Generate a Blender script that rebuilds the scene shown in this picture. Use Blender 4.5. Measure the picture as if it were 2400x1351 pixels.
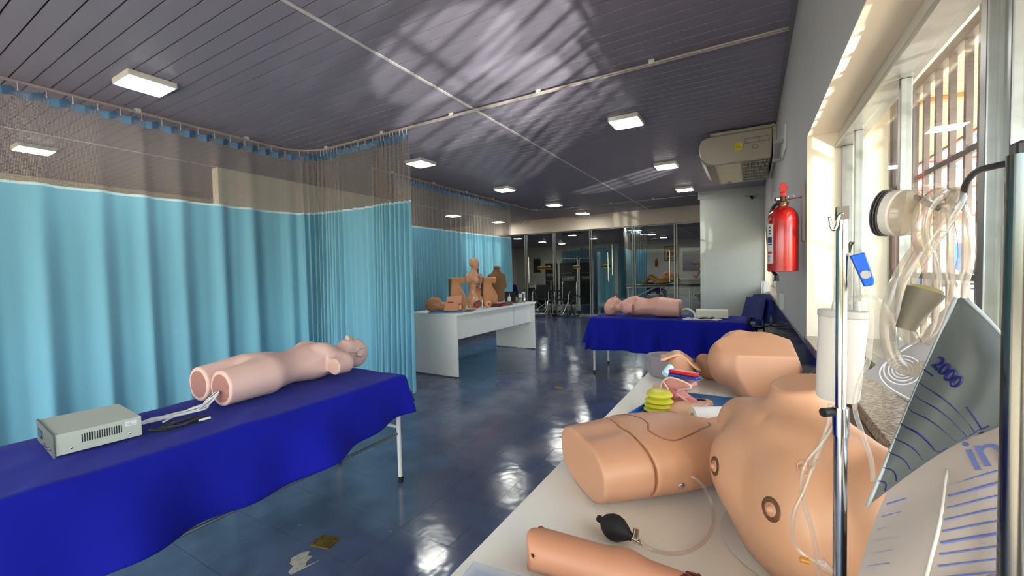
import bpy, math, random
import numpy as np
from mathutils import Matrix, Vector
for o in list(bpy.data.objects): bpy.data.objects.remove(o)
S = bpy.context.scene
COL = S.collection
random.seed(7); RNG = np.random.default_rng(7)
pi = math.pi
# ------------------------------------------------------------- camera
F_PX, PCX, PCY = 971.0, 1200.0, 675.5
def unit(v):
    v = np.array(v, float); return v/np.linalg.norm(v)
_Y = unit([558, -47.5, F_PX]); _X = unit([1685, -1.5, -F_PX]); _X = unit(_X-(_X@_Y)*_Y); _Z = np.cross(_X, _Y)
if _Z[1] > 0: _Z = -_Z
RW = np.array([_X, _Y, _Z])                      # camera (right, down, forward) -> world
EYE = np.array([0, 0, 1.27])
cd = bpy.data.cameras.new('camera'); cam = bpy.data.objects.new('camera', cd); COL.objects.link(cam)
cd.sensor_fit = 'HORIZONTAL'; cd.sensor_width = 36; cd.lens = F_PX/2400*36; cd.clip_start = .02; cd.clip_end = 300
cm = Matrix.Identity(4)
for i in range(3):
    cm[i][0] = RW[i, 0]; cm[i][1] = -RW[i, 1]; cm[i][2] = -RW[i, 2]; cm[i][3] = EYE[i]
cam.matrix_world = cm
S.camera = cam
def at(u, v, x=None, y=None, z=None):            # a photo pixel on a world plane, used to survey the room
    d = RW @ np.array([u-PCX, v-PCY, F_PX])
    t = (z-1.27)/d[2] if z is not None else (x/d[0] if x is not None else y/d[1])
    return EYE+t*d
# ------------------------------------------------------------- view, world, sun
S.view_settings.view_transform = 'Standard'; S.view_settings.look = 'None'
S.view_settings.gamma = 1; S.view_settings.use_curve_mapping = False
S.view_settings.exposure = 1.45
w = bpy.data.worlds.new('world'); S.world = w; w.use_nodes = True
nt = w.node_tree; nt.nodes.clear()
sky = nt.nodes.new('ShaderNodeTexSky'); sky.sky_type = 'NISHITA'; sky.sun_disc = False
sky.sun_elevation = math.radians(48); sky.sun_rotation = math.radians(140); sky.air_density = 1.0; sky.dust_density = 2.5
bg = nt.nodes.new('ShaderNodeBackground'); bg.inputs[1].default_value = .58
wo = nt.nodes.new('ShaderNodeOutputWorld')
nt.links.new(sky.outputs[0], bg.inputs[0]); nt.links.new(bg.outputs[0], wo.inputs[0])
def sun_lamp(dirv, strength, col, ang=.6):
    l = bpy.data.lights.new('sun', 'SUN'); l.energy = strength; l.color = col; l.angle = math.radians(ang)
    o = bpy.data.objects.new('sun', l); COL.objects.link(o)
    o.rotation_euler = Vector(dirv).to_track_quat('-Z', 'Y').to_euler(); o.location = (12, -6, 14)
sun_lamp((-.40, .62, -.68), 15, (1, .93, .82))
# sunlight thrown back up by car glass and the wet kerb outside: small hard sources at street level
def glint(loc, target, power, col=(1, .95, .85), size=.03, ang=60):
    l = bpy.data.lights.new('street_glint', 'SPOT'); l.energy = power; l.color = col
    l.spot_size = math.radians(ang); l.spot_blend = .35; l.shadow_soft_size = size
    o = bpy.data.objects.new('street_glint', l); COL.objects.link(o); o.location = loc
    o.rotation_euler = (Vector(target)-Vector(loc)).to_track_quat('-Z', 'Y').to_euler()
GL = [((2.7, .5, -.1), (-1.95, 2.45, 2.85), 1000, 9), ((2.8, .9, -.05), (-2.2, 3.35, 2.85), 1100, 12), ((2.6, .2, -.1), (-1.15, 2.55, 2.85), 800, 9), ((2.9, .3, .0), (-1.5, 3.3, 2.85), 650, 11),
      ((3.1, -1.0, -.1), (-3.2, 5.0, 2.85), 800, 12), ((2.9, -.6, -.1), (-1.7, 4.5, 2.85), 450, 11), ((2.6, 4.2, -.1), (-1.9, 7.2, 2.85), 700, 12), ((2.8, .35, -.1), (-1.8, 3.6, 2.85), 200, 40),
      ((3.2, 5.0, .85), (-4.6, 7.0, 1.75), 900, 11), ((2.9, 4.4, .2), (-2.6, 11.3, 2.62), 700, 7)]
for a, b, c, d in GL: glint(a, b, c, ang=d)
LAMP_W = 19.0                                     # radiance of the ceiling lamps' diffusers
# ------------------------------------------------------------- materials
def lin(h):
    c = [int(h[i:i+2], 16)/255 for i in (0, 2, 4)]
    return tuple(x/12.92 if x <= .04045 else ((x+.055)/1.055)**2.4 for x in c)+(1,)
_M = {}
def M(name, hexc='808080', rough=.5, metal=0, noise=0, nscale=8, bump=0, bscale=60, hex2=None, trans=0, coat=0, emit=0,
      sheen=0, sss=0, spec=.5, stretch=None, world=False):
    if name in _M: return _M[name]
    m = bpy.data.materials.new(name); m.use_nodes = True; t = m.node_tree; n = t.nodes; L = t.links
    b = n['Principled BSDF']; b.inputs['Base Color'].default_value = lin(hexc)
    b.inputs['Roughness'].default_value = rough; b.inputs['Metallic'].default_value = metal
    b.inputs['Specular IOR Level'].default_value = spec
    if trans: b.inputs['Transmission Weight'].default_value = trans
    if coat: b.inputs['Coat Weight'].default_value = coat; b.inputs['Coat Roughness'].default_value = .12
    if sheen: b.inputs['Sheen Weight'].default_value = sheen
    if sss: b.inputs['Subsurface Weight'].default_value = sss; b.inputs['Subsurface Radius'].default_value = (.02, .01, .006); b.inputs['Subsurface Scale'].default_value = .5
    if emit: b.inputs['Emission Color'].default_value = lin(hexc); b.inputs['Emission Strength'].default_value = emit
    vec = None
    if noise or bump:
        if world: vec = n.new('ShaderNodeNewGeometry').outputs['Position']
        else: vec = n.new('ShaderNodeTexCoord').outputs['Object']
        if stretch:
            mp = n.new('ShaderNodeMapping'); mp.inputs['Scale'].default_value = stretch; L.new(vec, mp.inputs[0]); vec = mp.outputs[0]
    if noise:
        tx = n.new('ShaderNodeTexNoise'); tx.inputs['Scale'].default_value = nscale; tx.inputs['Detail'].default_value = 4
        L.new(vec, tx.inputs['Vector'])
        mx = n.new('ShaderNodeMix'); mx.data_type = 'RGBA'; c1 = lin(hexc); c2 = lin(hex2) if hex2 else tuple(x*(1-noise) for x in c1[:3])+(1,)
        mx.inputs[6].default_value = c1; mx.inputs[7].default_value = c2
        rp = n.new('ShaderNodeMapRange'); rp.inputs[1].default_value = .35; rp.inputs[2].default_value = .65
        L.new(tx.outputs[0], rp.inputs[0]); L.new(rp.outputs[0], mx.inputs[0]); L.new(mx.outputs[2], b.inputs['Base Color'])
    if bump:
        tb = n.new('ShaderNodeTexNoise'); tb.inputs['Scale'].default_value = bscale; tb.inputs['Detail'].default_value = 3
        L.new(vec, tb.inputs['Vector']); bp = n.new('ShaderNodeBump'); bp.inputs['Strength'].default_value = bump; bp.inputs['Distance'].default_value = .01
        L.new(tb.outputs[0], bp.inputs['Height']); L.new(bp.outputs[0], b.inputs['Normal'])
    _M[name] = m; return m
def glass_mat(name, tint='ffffff', refl=1.0, rough=0.0, op=0.0):     # thin see-through sheet with mirror-like Fresnel glare
    if name in _M: return _M[name]
    m = bpy.data.materials.new(name); m.use_nodes = True; t = m.node_tree; n = t.nodes; L = t.links; n.clear()
    o = n.new('ShaderNodeOutputMaterial'); tr = n.new('ShaderNodeBsdfTransparent'); tr.inputs[0].default_value = lin(tint)
    g = n.new('ShaderNodeBsdfGlossy'); g.inputs['Roughness'].default_value = rough
    lw = n.new('ShaderNodeLayerWeight'); lw.inputs[0].default_value = .5
    pw = n.new('ShaderNodeMath'); pw.operation = 'POWER'; pw.inputs[1].default_value = 5; L.new(lw.outputs['Facing'], pw.inputs[0])
    mu = n.new('ShaderNodeMath'); mu.operation = 'MULTIPLY_ADD'; mu.inputs[1].default_value = refl*.9; mu.inputs[2].default_value = .035*refl; L.new(pw.outputs[0], mu.inputs[0])
    mx = n.new('ShaderNodeMixShader'); L.new(mu.outputs[0], mx.inputs[0]); L.new(tr.outputs[0], mx.inputs[1]); L.new(g.outputs[0], mx.inputs[2])
    last = mx.outputs[0]
    if op:
        d = n.new('ShaderNodeBsdfDiffuse'); d.inputs[0].default_value = lin(tint); tl = n.new('ShaderNodeBsdfTranslucent'); tl.inputs[0].default_value = lin(tint)
        a = n.new('ShaderNodeMixShader'); a.inputs[0].default_value = .5; L.new(d.outputs[0], a.inputs[1]); L.new(tl.outputs[0], a.inputs[2])
        m2 = n.new('ShaderNodeMixShader'); m2.inputs[0].default_value = op; L.new(last, m2.inputs[1]); L.new(a.outputs[0], m2.inputs[2]); last = m2.outputs[0]
    L.new(last, o.inputs[0]); _M[name] = m; return m
# ------------------------------------------------------------- mesh builder
class MB:
    def __init__(s): s.V = []; s.F = []
    def add(s, V, F):
        o = len(s.V); s.V += [tuple(map(float, v)) for v in V]; s.F += [tuple(i+o for i in f) for f in F]; return s
    def box(s, a, b):                              # corners a, b
        x0, y0, z0 = a; x1, y1, z1 = b
        return s.add([(x0,y0,z0),(x1,y0,z0),(x1,y1,z0),(x0,y1,z0),(x0,y0,z1),(x1,y0,z1),(x1,y1,z1),(x0,y1,z1)],
                     [(0,3,2,1),(4,5,6,7),(0,1,5,4),(1,2,6,5),(2,3,7,6),(3,0,4,7)])
    def obox(s, c, size, R):                       # oriented box, R 3x3
        c = np.array(c, float); h = np.array(size, float)/2; R = np.array(R, float)
        P = [c+R@(np.array(q)*h) for q in [(-1,-1,-1),(1,-1,-1),(1,1,-1),(-1,1,-1),(-1,-1,1),(1,-1,1),(1,1,1),(-1,1,1)]]
        return s.add(P, [(0,3,2,1),(4,5,6,7),(0,1,5,4),(1,2,6,5),(2,3,7,6),(3,0,4,7)])
    def bar(s, p, q, w, h=None):                   # rectangular bar from p to q
        p = np.array(p, float); q = np.array(q, float); h = h or w; d = unit(q-p)
        up = np.array([0,0,1.]) if abs(d[2]) < .95 else np.array([0,1.,0]); a = unit(np.cross(d, up)); b = np.cross(a, d)
        return s.obox((p+q)/2, (w, np.linalg.norm(q-p), h), np.array([a, d, b]).T)
    def tube(s, pts, r, n=10, closed=False, cap=True):
        P = np.array(pts, float); m = len(P); rs = np.full(m, r) if np.isscalar(r) else np.array(r, float)
        if closed: T = np.roll(P, -1, 0)-np.roll(P, 1, 0)
        else: T = np.gradient(P, axis=0)
        T /= np.maximum(np.linalg.norm(T, axis=1, keepdims=True), 1e-9)
        a = np.array([0,0,1.]) if abs(T[0][2]) < .9 else np.array([1.,0,0]); N = []
        for i in range(m):
            a = a-(a@T[i])*T[i]; a /= max(np.linalg.norm(a), 1e-9); N.append(a)
        V = []
        for i in range(m):
            B = np.cross(T[i], N[i])
            for k in range(n): V.append(P[i]+rs[i]*(math.cos(2*pi*k/n)*N[i]+math.sin(2*pi*k/n)*B))
        F = [(i*n+k, i*n+(k+1)%n, ((i+1)%m)*n+(k+1)%n, ((i+1)%m)*n+k) for i in range(m if closed else m-1) for k in range(n)]
        if cap and not closed: F += [tuple(range(n-1, -1, -1)), tuple((m-1)*n+k for k in range(n))]
        return s.add(V, F)
    def cyl(s, p, q, r, r2=None, n=16, cap=True): return s.tube([p, q], [r, r if r2 is None else r2], n, False, cap)
    def lathe(s, prof, c=(0,0,0), n=24, sx=1, sy=1, cap=True, R=None):   # prof: (radius, z)
        V = []; c = np.array(c, float)
        for r, z in prof:
            for k in range(n):
                p = np.array([r*sx*math.cos(2*pi*k/n), r*sy*math.sin(2*pi*k/n), z])
                V.append(c+(R@p if R is not None else p))
        m = len(prof); F = [(i*n+k, i*n+(k+1)%n, (i+1)*n+(k+1)%n, (i+1)*n+k) for i in range(m-1) for k in range(n)]
        if cap: F += [tuple(range(n-1, -1, -1)), tuple((m-1)*n+k for k in range(n))]
        return s.add(V, F)
    def ell(s, c, r, n=16, m=10):
        return s.lathe([(max(math.sin(pi*i/m), .001)*1, -math.cos(pi*i/m)*r[2]) for i in range(m+1)], c, n, r[0], r[1])
    def prism(s, poly, f0, f1):                    # poly: 2-D points; f0,f1 map (a,b)->xyz for both caps
        n = len(poly); V = [f0(*p) for p in poly]+[f1(*p) for p in poly]
        return s.add(V, [tuple(range(n-1, -1, -1)), tuple(range(n, 2*n))]+[(i, (i+1)%n, (i+1)%n+n, i+n) for i in range(n)])
    def grid(s, f, nu, nv, wrapu=False):
        V = [f(i/nu, j/nv) for i in range(nu+1) for j in range(nv+1)]
        return s.add(V, [(i*(nv+1)+j, (i+1)*(nv+1)+j, (i+1)*(nv+1)+j+1, i*(nv+1)+j+1) for i in range(nu) for j in range(nv)])
    def slab(s, f, nu, nv, th):                    # grid with thickness th (vector function)
        V = []
        G = [[np.array(f(i/nu, j/nv), float) for j in range(nv+1)] for i in range(nu+1)]
        A = np.array(G); du = np.gradient(A, axis=0); dv = np.gradient(A, axis=1); Nn = np.cross(du, dv)
        Nn /= np.maximum(np.linalg.norm(Nn, axis=2, keepdims=True), 1e-9); Bk = A-Nn*th
        k = (nu+1)*(nv+1); idx = lambda i, j: i*(nv+1)+j
        Fc = [(idx(i,j), idx(i+1,j), idx(i+1,j+1), idx(i,j+1)) for i in range(nu) for j in range(nv)]
        Fc += [tuple(q+k for q in reversed(f_)) for f_ in list(Fc)]
        for i in range(nu): Fc += [(idx(i+1,0), idx(i,0), idx(i,0)+k, idx(i+1,0)+k), (idx(i,nv), idx(i+1,nv), idx(i+1,nv)+k, idx(i,nv)+k)]
        for j in range(nv): Fc += [(idx(0,j), idx(0,j+1), idx(0,j+1)+k, idx(0,j)+k), (idx(nu,j+1), idx(nu,j), idx(nu,j)+k, idx(nu,j+1)+k)]
        return s.add(list(A.reshape(-1, 3))+list(Bk.reshape(-1, 3)), Fc)
    def xf(s, Mx):
        s.V = [tuple(Mx @ Vector(v)) for v in s.V]; return s
    def build(s, name, mat, parent=None, smooth=False, bevel=0, label=None, cat=None, group=None, kind=None, world=False, loc=None, sub=0, segs=2):
        me = bpy.data.meshes.new(name); me.from_pydata(s.V, [], s.F); me.update()
        me.materials.append(mat)
        if smooth:
            me.polygons.foreach_set('use_smooth', [True]*len(me.polygons))
            if smooth == 'auto':
                try: me.set_sharp_from_angle(angle=math.radians(38))
                except Exception: pass
        o = bpy.data.objects.new(name, me); COL.objects.link(o)
        if parent is not None:
            o.parent = parent
            if world and parent.parent is None: o.matrix_parent_inverse = root_m(parent).inverted()
        elif loc is not None:                      # move the origin to loc
            v = Vector(loc)
            for q in me.vertices: q.co -= v
            o.location = v
        if bevel:
            b = o.modifiers.new('bevel', 'BEVEL'); b.width = bevel; b.segments = segs; b.limit_method = 'ANGLE'; b.angle_limit = math.radians(40)
        if sub:
            b = o.modifiers.new('sub', 'SUBSURF'); b.levels = sub; b.render_levels = sub
        tag(o, label, cat, group, kind); return o
def tag(o, label=None, cat=None, group=None, kind=None):
    if label: o['label'] = label
    if cat: o['category'] = cat
    if group: o['group'] = group
    if kind: o['kind'] = kind
    return o
def root_m(o): return Matrix.LocRotScale(o.location, o.rotation_euler, o.scale)
def thing(name, label, cat, loc=(0,0,0), rot=0, group=None, scale=1):
    o = bpy.data.objects.new(name, None); COL.objects.link(o); o.location = loc
    o.rotation_euler = (0, 0, rot) if np.isscalar(rot) else rot
    o.scale = (scale,)*3 if np.isscalar(scale) else scale; o.empty_display_size = .05
    return tag(o, label, cat, group)
def kids(o): return [c for c in bpy.data.objects if c.parent == o]
def copy_tree(o, parent=None, **kw):
    c = o.copy(); COL.objects.link(c)
    if parent is not None: c.parent = parent
    for ch in kids(o): copy_tree(ch, c)
    for k, v in kw.items():
        if k in ('location', 'rotation_euler', 'scale'): setattr(c, k, v)
        else: c[k] = v
    return c
def spline(pts, n=12, closed=False):               # Catmull-Rom through points
    P = [np.array(p, float) for p in pts]; out = []; m = len(P)
    for i in range(m if closed else m-1):
        p0 = P[(i-1)%m] if closed or i > 0 else 2*P[0]-P[1]; p1 = P[i]; p2 = P[(i+1)%m]
        p3 = P[(i+2)%m] if closed or i < m-2 else 2*P[-1]-P[-2]
        for k in range(n):
            t = k/n; out.append(.5*((2*p1)+(-p0+p2)*t+(2*p0-5*p1+4*p2-p3)*t*t+(-p0+3*p1-3*p2+p3)*t**3))
    if not closed: out.append(P[-1])
    return out
# ------------------------------------------------------------- implicit bodies
def smin(a, b, k): 
    h = np.clip(.5+.5*(b-a)/k, 0, 1); return b*(1-h)+a*h-k*h*(1-h)
def smax(a, b, k): return -smin(-a, -b, k)
def s_ell(P, c, r, R=None):
    q = P-np.array(c, float)
    if R is not None: q = q@np.array(R, float)
    r = np.array(r, float); k0 = np.linalg.norm(q/r, axis=-1); k1 = np.linalg.norm(q/(r*r), axis=-1)
    return k0*(k0-1)/np.maximum(k1, 1e-9)
def s_cap(P, a, b, ra, rb):
    a = np.array(a, float); b = np.array(b, float); ba = b-a; pa = P-a
    h = np.clip(pa@ba/(ba@ba), 0, 1); return np.linalg.norm(pa-h[..., None]*ba, axis=-1)-(ra+(rb-ra)*h)
def s_box(P, c, h, r=0, R=None):
    q = P-np.array(c, float)
    if R is not None: q = q@np.array(R, float)
    q = np.abs(q)-np.array(h, float)+r
    return np.linalg.norm(np.maximum(q, 0), axis=-1)+np.minimum(q.max(-1), 0)-r
def s_pl(P, p, n): return (P-np.array(p, float))@unit(n)
def u_(k, *ds):
    d = ds[0]
    for e in ds[1:]: d = smin(d, e, k)
    return d
def isomesh(f, lo, hi, h):                         # naive surface nets
    lo = np.array(lo, float); n = np.ceil((np.array(hi)-lo)/h).astype(int)+1
    ax = [lo[i]+h*np.arange(n[i]) for i in range(3)]
    G = np.stack(np.meshgrid(*ax, indexing='ij'), -1)
    D = f(G.reshape(-1, 3)).reshape(n); ins = D < 0
    c = [(i, j, k) for i in (0, 1) for j in (0, 1) for k in (0, 1)]
    nn = n-1; sl = lambda o: tuple(slice(o[i], o[i]+nn[i]) for i in range(3))
    cnt = sum(ins[sl(o)].astype(int) for o in c); act = (cnt > 0) & (cnt < 8)
    acc = np.zeros(tuple(nn)+(3,)); num = np.zeros(tuple(nn))
    for a in c:
        for d in range(3):
            if a[d] == 0:
                b = list(a); b[d] = 1; da = D[sl(a)]; db = D[sl(b)]; cr = (da < 0) != (db < 0)
                t = np.where(cr, da/np.where(cr, da-db, 1), 0)
                p = np.array(a, float)[None, None, None]+t[..., None]*np.eye(3)[d]
                acc += p*cr[..., None]; num += cr
    idx = -np.ones(tuple(nn), int); ids = np.argwhere(act); idx[act] = np.arange(len(ids))
    V = lo+h*(ids+acc[act]/num[act][:, None]); Fs = []
    for d in range(3):
        e, g = (d+1) % 3, (d+2) % 3
        s0 = [slice(None)]*3; s1 = [slice(None)]*3; s0[d] = slice(0, nn[d]); s1[d] = slice(1, nn[d]+1)
        for q in (e, g): s0[q] = slice(1, nn[q]); s1[q] = slice(1, nn[q])
        A = ins[tuple(s0)]; B = ins[tuple(s1)]; w = np.argwhere(A != B)
        if not len(w): continue
        fl = A[A != B]; w = w.copy(); w[:, e] += 1; w[:, g] += 1
        def cell(de, dg): q = w.copy(); q[:, e] -= de; q[:, g] -= dg; return idx[q[:, 0], q[:, 1], q[:, 2]]
        Q = np.stack([cell(1, 1), cell(0, 1), cell(0, 0), cell(1, 0)], 1)
        Q[~fl] = Q[~fl][:, ::-1]; Fs.append(Q)
    return V, np.concatenate(Fs)
def iso(name, f, lo, hi, h, mat, parent=None, relax=1, **kw):
    V, Fq = isomesh(f, lo, hi, h)
    for _ in range(2):                             # pull vertices onto the surface
        e = h*.25; g = np.stack([f(V+np.eye(3)[i]*e)-f(V-np.eye(3)[i]*e) for i in range(3)], 1)/(2*e)
        V = V-np.clip(f(V), -h/2, h/2)[:, None]*g/np.maximum((g*g).sum(1, keepdims=True), .2)
    b = MB(); b.V = [tuple(v) for v in V]; b.F = [tuple(int(i) for i in q) for q in Fq]
    kw.setdefault('smooth', True)
    return b.build(name, mat, parent, **kw)
def onto(f, P, it=8, off=0):                       # project points onto the isosurface f=off
    P = np.array(P, float)
    for _ in range(it):
        e = 1e-3; g = np.stack([f(P+np.eye(3)[i]*e)-f(P-np.eye(3)[i]*e) for i in range(3)], 1)/(2*e)
        P = P-(f(P)-off)[:, None]*g/np.maximum((g*g).sum(1, keepdims=True), .05)
    return P
def seam(f, pts, r, name, mat, parent, closed=False, off=0, n=10, **kw):    # cord lying on a body surface
    P = onto(f, spline(pts, n, closed), off=off)
    return MB().tube(P, r, 6, closed).build(name, mat, parent, smooth=True, **kw)
def decal(f, c, nrm, ra, rb, name, mat, parent, off=.0008, dome=0, n=20, m=5, up=(0,0,1), **kw):   # small disc hugging a body
    nrm = unit(nrm); a = np.cross(up, nrm); a = unit(a) if np.linalg.norm(a) > .1 else np.array([1., 0, 0]); b = np.cross(nrm, a)
    c = np.array(c, float); pts = [c]; prof = [1.]
    for i in range(1, m+1):
        for k in range(n):
            t = 2*pi*k/n; pts.append(c+(i/m)*(ra*math.cos(t)*a+rb*math.sin(t)*b)); prof.append(1-(i/m)**2)
    P = onto(f, pts, off=off); P = P+np.array(prof)[:, None]*dome*nrm
    Fc = [(0, 1+k, 1+(k+1)%n) for k in range(n)]+[(1+(i-1)*n+k, 1+i*n+k, 1+i*n+(k+1)%n, 1+(i-1)*n+(k+1)%n) for i in range(1, m) for k in range(n)]
    rim = P[1+(m-1)*n:]-nrm*(off+.0015); st = len(P)
    Fc += [(1+(m-1)*n+k, st+k, st+(k+1)%n, 1+(m-1)*n+(k+1)%n) for k in range(n)]
    return MB().add(list(P)+list(rim), Fc).build(name, mat, parent, smooth=True, **kw)
def text(name, s, size, mat, Mx, parent=None, world=True, ext=.0006, align='CENTER', shear=0, **kw):    # printed lettering as thin geometry
    cu = bpy.data.curves.new(name, 'FONT'); cu.body = s; cu.size = size; cu.extrude = ext; cu.align_x = align; cu.align_y = 'CENTER'; cu.shear = shear
    o = bpy.data.objects.new(name, cu); COL.objects.link(o); o.matrix_world = Mx
    dg = bpy.context.evaluated_depsgraph_get(); me = bpy.data.meshes.new_from_object(o.evaluated_get(dg)); bpy.data.objects.remove(o)
    me.transform(Mx); me.materials.clear(); me.materials.append(mat)
    n = bpy.data.objects.new(name, me); COL.objects.link(n)
    if parent is not None:
        n.parent = parent
        if world and parent.parent is None: n.matrix_parent_inverse = root_m(parent).inverted()
    return tag(n, **kw)
def frame(o, xa, ya):                              # matrix with given local x and y directions
    x = unit(xa); y = np.array(ya, float); y = unit(y-(y@x)*x); z = np.cross(x, y)
    return Matrix(((x[0], y[0], z[0], o[0]), (x[1], y[1], z[1], o[1]), (x[2], y[2], z[2], o[2]), (0, 0, 0, 1)))
# ============================================================= SETTING
H = 2.85; WX = .25; YB = 11.3; XL = -9.2; YK = -1.7
m_wall = M('wall_paint', 'b5b1af', .75, noise=.05, nscale=2, bump=.06, bscale=120)
m_wallg = M('wall_paint_grey_green', 'a2a6a1', .75, noise=.04, nscale=2)
m_cream = M('cream_paint', 'e2d3bf', .7, noise=.05, nscale=3)
m_white = M('white_paint', 'e9e5dc', .6, noise=.05, nscale=4)
m_ceil = M('pvc_board', '847c8d', .45, noise=.03, nscale=3, world=True, stretch=(.3, 8, 1))
m_ceilt = M('pvc_joint_strip', 'c6c0c0', .4)
m_dark = M('dark_void', '08080a', .9)
m_alu = M('aluminium', 'a9a9a6', .32, metal=.85, noise=.1, nscale=30)
m_aluw = M('white_aluminium', 'cfc9be', .4)
m_tile = bpy.data.materials.new('dark_vinyl_floor'); m_tile.use_nodes = True
def floor_nodes(m, base1, base2):
    t = m.node_tree; n = t.nodes; L = t.links; b = n['Principled BSDF']
    g = n.new('ShaderNodeNewGeometry').outputs['Position']
    def mix(f, a, c):
        x = n.new('ShaderNodeMix'); x.data_type = 'RGBA'; L.new(f, x.inputs[0])
        for s_, v in ((6, a), (7, c)):
            if isinstance(v, tuple): x.inputs[s_].default_value = v
            else: L.new(v, x.inputs[s_])
        return x.outputs[2]
    def rng(src, a, c, lo=0, hi=1):
        r = n.new('ShaderNodeMapRange'); r.inputs[1].default_value = a; r.inputs[2].default_value = c; r.inputs[3].default_value = lo; r.inputs[4].default_value = hi; L.new(src, r.inputs[0]); return r.outputs[0]
    n1 = n.new('ShaderNodeTexNoise'); n1.inputs['Scale'].default_value = 3.2; n1.inputs['Detail'].default_value = 6; L.new(g, n1.inputs['Vector'])
    c = mix(rng(n1.outputs[0], .4, .62), lin(base1), lin(base2))
    mp = n.new('ShaderNodeMapping'); mp.inputs['Scale'].default_value = (1, .35, 1); mp.inputs['Rotation'].default_value = (0, 0, .5); L.new(g, mp.inputs[0])
    v = n.new('ShaderNodeTexVoronoi'); v.inputs['Scale'].default_value = 30; L.new(mp.outputs[0], v.inputs['Vector'])
    sp = n.new('ShaderNodeSeparateColor'); L.new(v.outputs['Color'], sp.inputs[0])
    mm = n.new('ShaderNodeMath'); mm.operation = 'MULTIPLY'; L.new(rng(v.outputs['Distance'], .09, .05), mm.inputs[0]); L.new(rng(sp.outputs[0], .80, .84), mm.inputs[1])
    c = mix(mm.outputs[0], c, lin('8fa0b4'))
    L.new(c, b.inputs['Base Color']); L.new(rng(n1.outputs[0], .35, .7, .1, .24), b.inputs['Roughness'])
    n2 = n.new('ShaderNodeTexNoise'); n2.inputs['Scale'].default_value = 9; n2.inputs['Detail'].default_value = 2; L.new(g, n2.inputs['Vector'])
    bp = n.new('ShaderNodeBump'); bp.inputs['Strength'].default_value = .10; bp.inputs['Distance'].default_value = .02; L.new(n2.outputs[0], bp.inputs['Height']); L.new(bp.outputs[0], b.inputs['Normal'])
    b.inputs['Specular IOR Level'].default_value = .6
floor_nodes(m_tile, '56627e', '454f69')
# ---- floor: tiles laid on a screed; the nearest 300 singly
fl = MB().box((-13, YK, -.12), (.62, 24.2, -.006)).build('floor', M('screed', '15181f', .8), kind='structure')
T = .305
tb = MB().box((.0007, .0007, -.006), (T-.0007, T-.0007, 0)); base = tb.build('floor_tile', m_tile, fl)
cells = []
for i in range(-17, 1):
    for j in range(0, 40):
        x, y = i*T, j*T-.05
        if x < .25 and x > -5.2: cells.append((math.hypot(x, y), x, y))
cells.sort(); near = cells[:300]; far = cells[300:]
base.location = (near[0][1], near[0][2], 0)
for _, x, y in near[1:]:
    c = base.copy(); COL.objects.link(c); c.parent = fl; c.location = (x, y, 0)
st = MB()
for _, x, y in far: st.box((x+.0007, y+.0007, -.006), (x+T-.0007, y+T-.0007, 0))
st.box((XL, YK, -.006), (.62, -.052, 0)); st.box((XL, -.05, -.006), (-17*T-.002, 12.14, 0)); st.box((-13, 12.15, -.006), (.62, 24.2, 0))
st.build('far_floor_tile', m_tile, fl, kind='stuff')
# ---- ceiling of PVC boards
ce = MB().box((XL, YK, H+.014), (WX+.4, YB, H+.2)).build('ceiling', m_dark, kind='structure')
BW = .111; nb = int((YB-YK)/BW)
def board(x0, x1): 
    b = MB(); w_ = BW-.011
    b.add([(x0,0,0),(x1,0,0),(x1,w_,0),(x0,w_,0),(x0,-.002,.012),(x1,-.002,.012),(x1,w_+.002,.012),(x0,w_+.002,.012)],
          [(0,3,2,1),(4,5,6,7),(0,1,5,4),(1,2,6,5),(2,3,7,6),(3,0,4,7)]); return b
b1 = board(-2.29, WX-.004).build('ceiling_board', m_ceil, ce); b2 = board(-6.5, -2.30).build('ceiling_board', m_ceil, ce)
y0 = .904-BW*24
lo = MB()
for k in range(nb):
    y = y0+k*BW
    if y < YK or y+BW > YB: continue
    for b in (b1, b2):
        c = b.copy(); COL.objects.link(c); c.parent = ce; c.location = (0, y, H)
    q = board(XL, -6.5); q.V = [(a, b_+y, c_+H) for a, b_, c_ in q.V]; lo.add(q.V, q.F)
for b in (b1, b2): bpy.data.objects.remove(b)
lo.build('outer_ceiling_board', m_ceil, ce, kind='stuff')
for i, xs in enumerate((-2.295, -6.5)):
    MB().box((xs-.014, YK, H-.006), (xs+.014, YB, H-.0002)).build('trim_%d' % (i+1), m_ceilt, kind='structure', bevel=.002)
MB().box((WX-.03, YK, H-.012), (WX-.001, 9.4, H-.0005)).build('trim_3', M('cornice', '77727a', .5), kind='structure')
# ---- right wall with two windows (opening 1: y -1..2.57, opening 2: y 5.45..9.38)
ZS, ZT, XO = .917, 1.925, .62
wr = MB()
for a, b in (((WX, YK, 0), (XO, 9.4, ZS-.03)), ((WX, YK, ZT), (.45, 9.4, H+.2)), ((.45, YK, 2.03), (XO, 9.4, H+.2)), ((.45, 2.57, ZT), (XO, 5.45, 2.03)), ((.45, 9.38, ZT), (XO, 9.4, 2.03)), ((.45, YK, ZT), (XO, -1, 2.03)), ((WX, YK, ZS-.03), (XO, -1.0, ZT)), ((WX, 2.57, ZS-.03), (XO, 5.45, ZT)), ((WX, 9.38, ZS-.03), (XO, 9.4, ZT))): wr.box(a, b)
wr.build('wall_right', m_wall, kind='structure')
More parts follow.
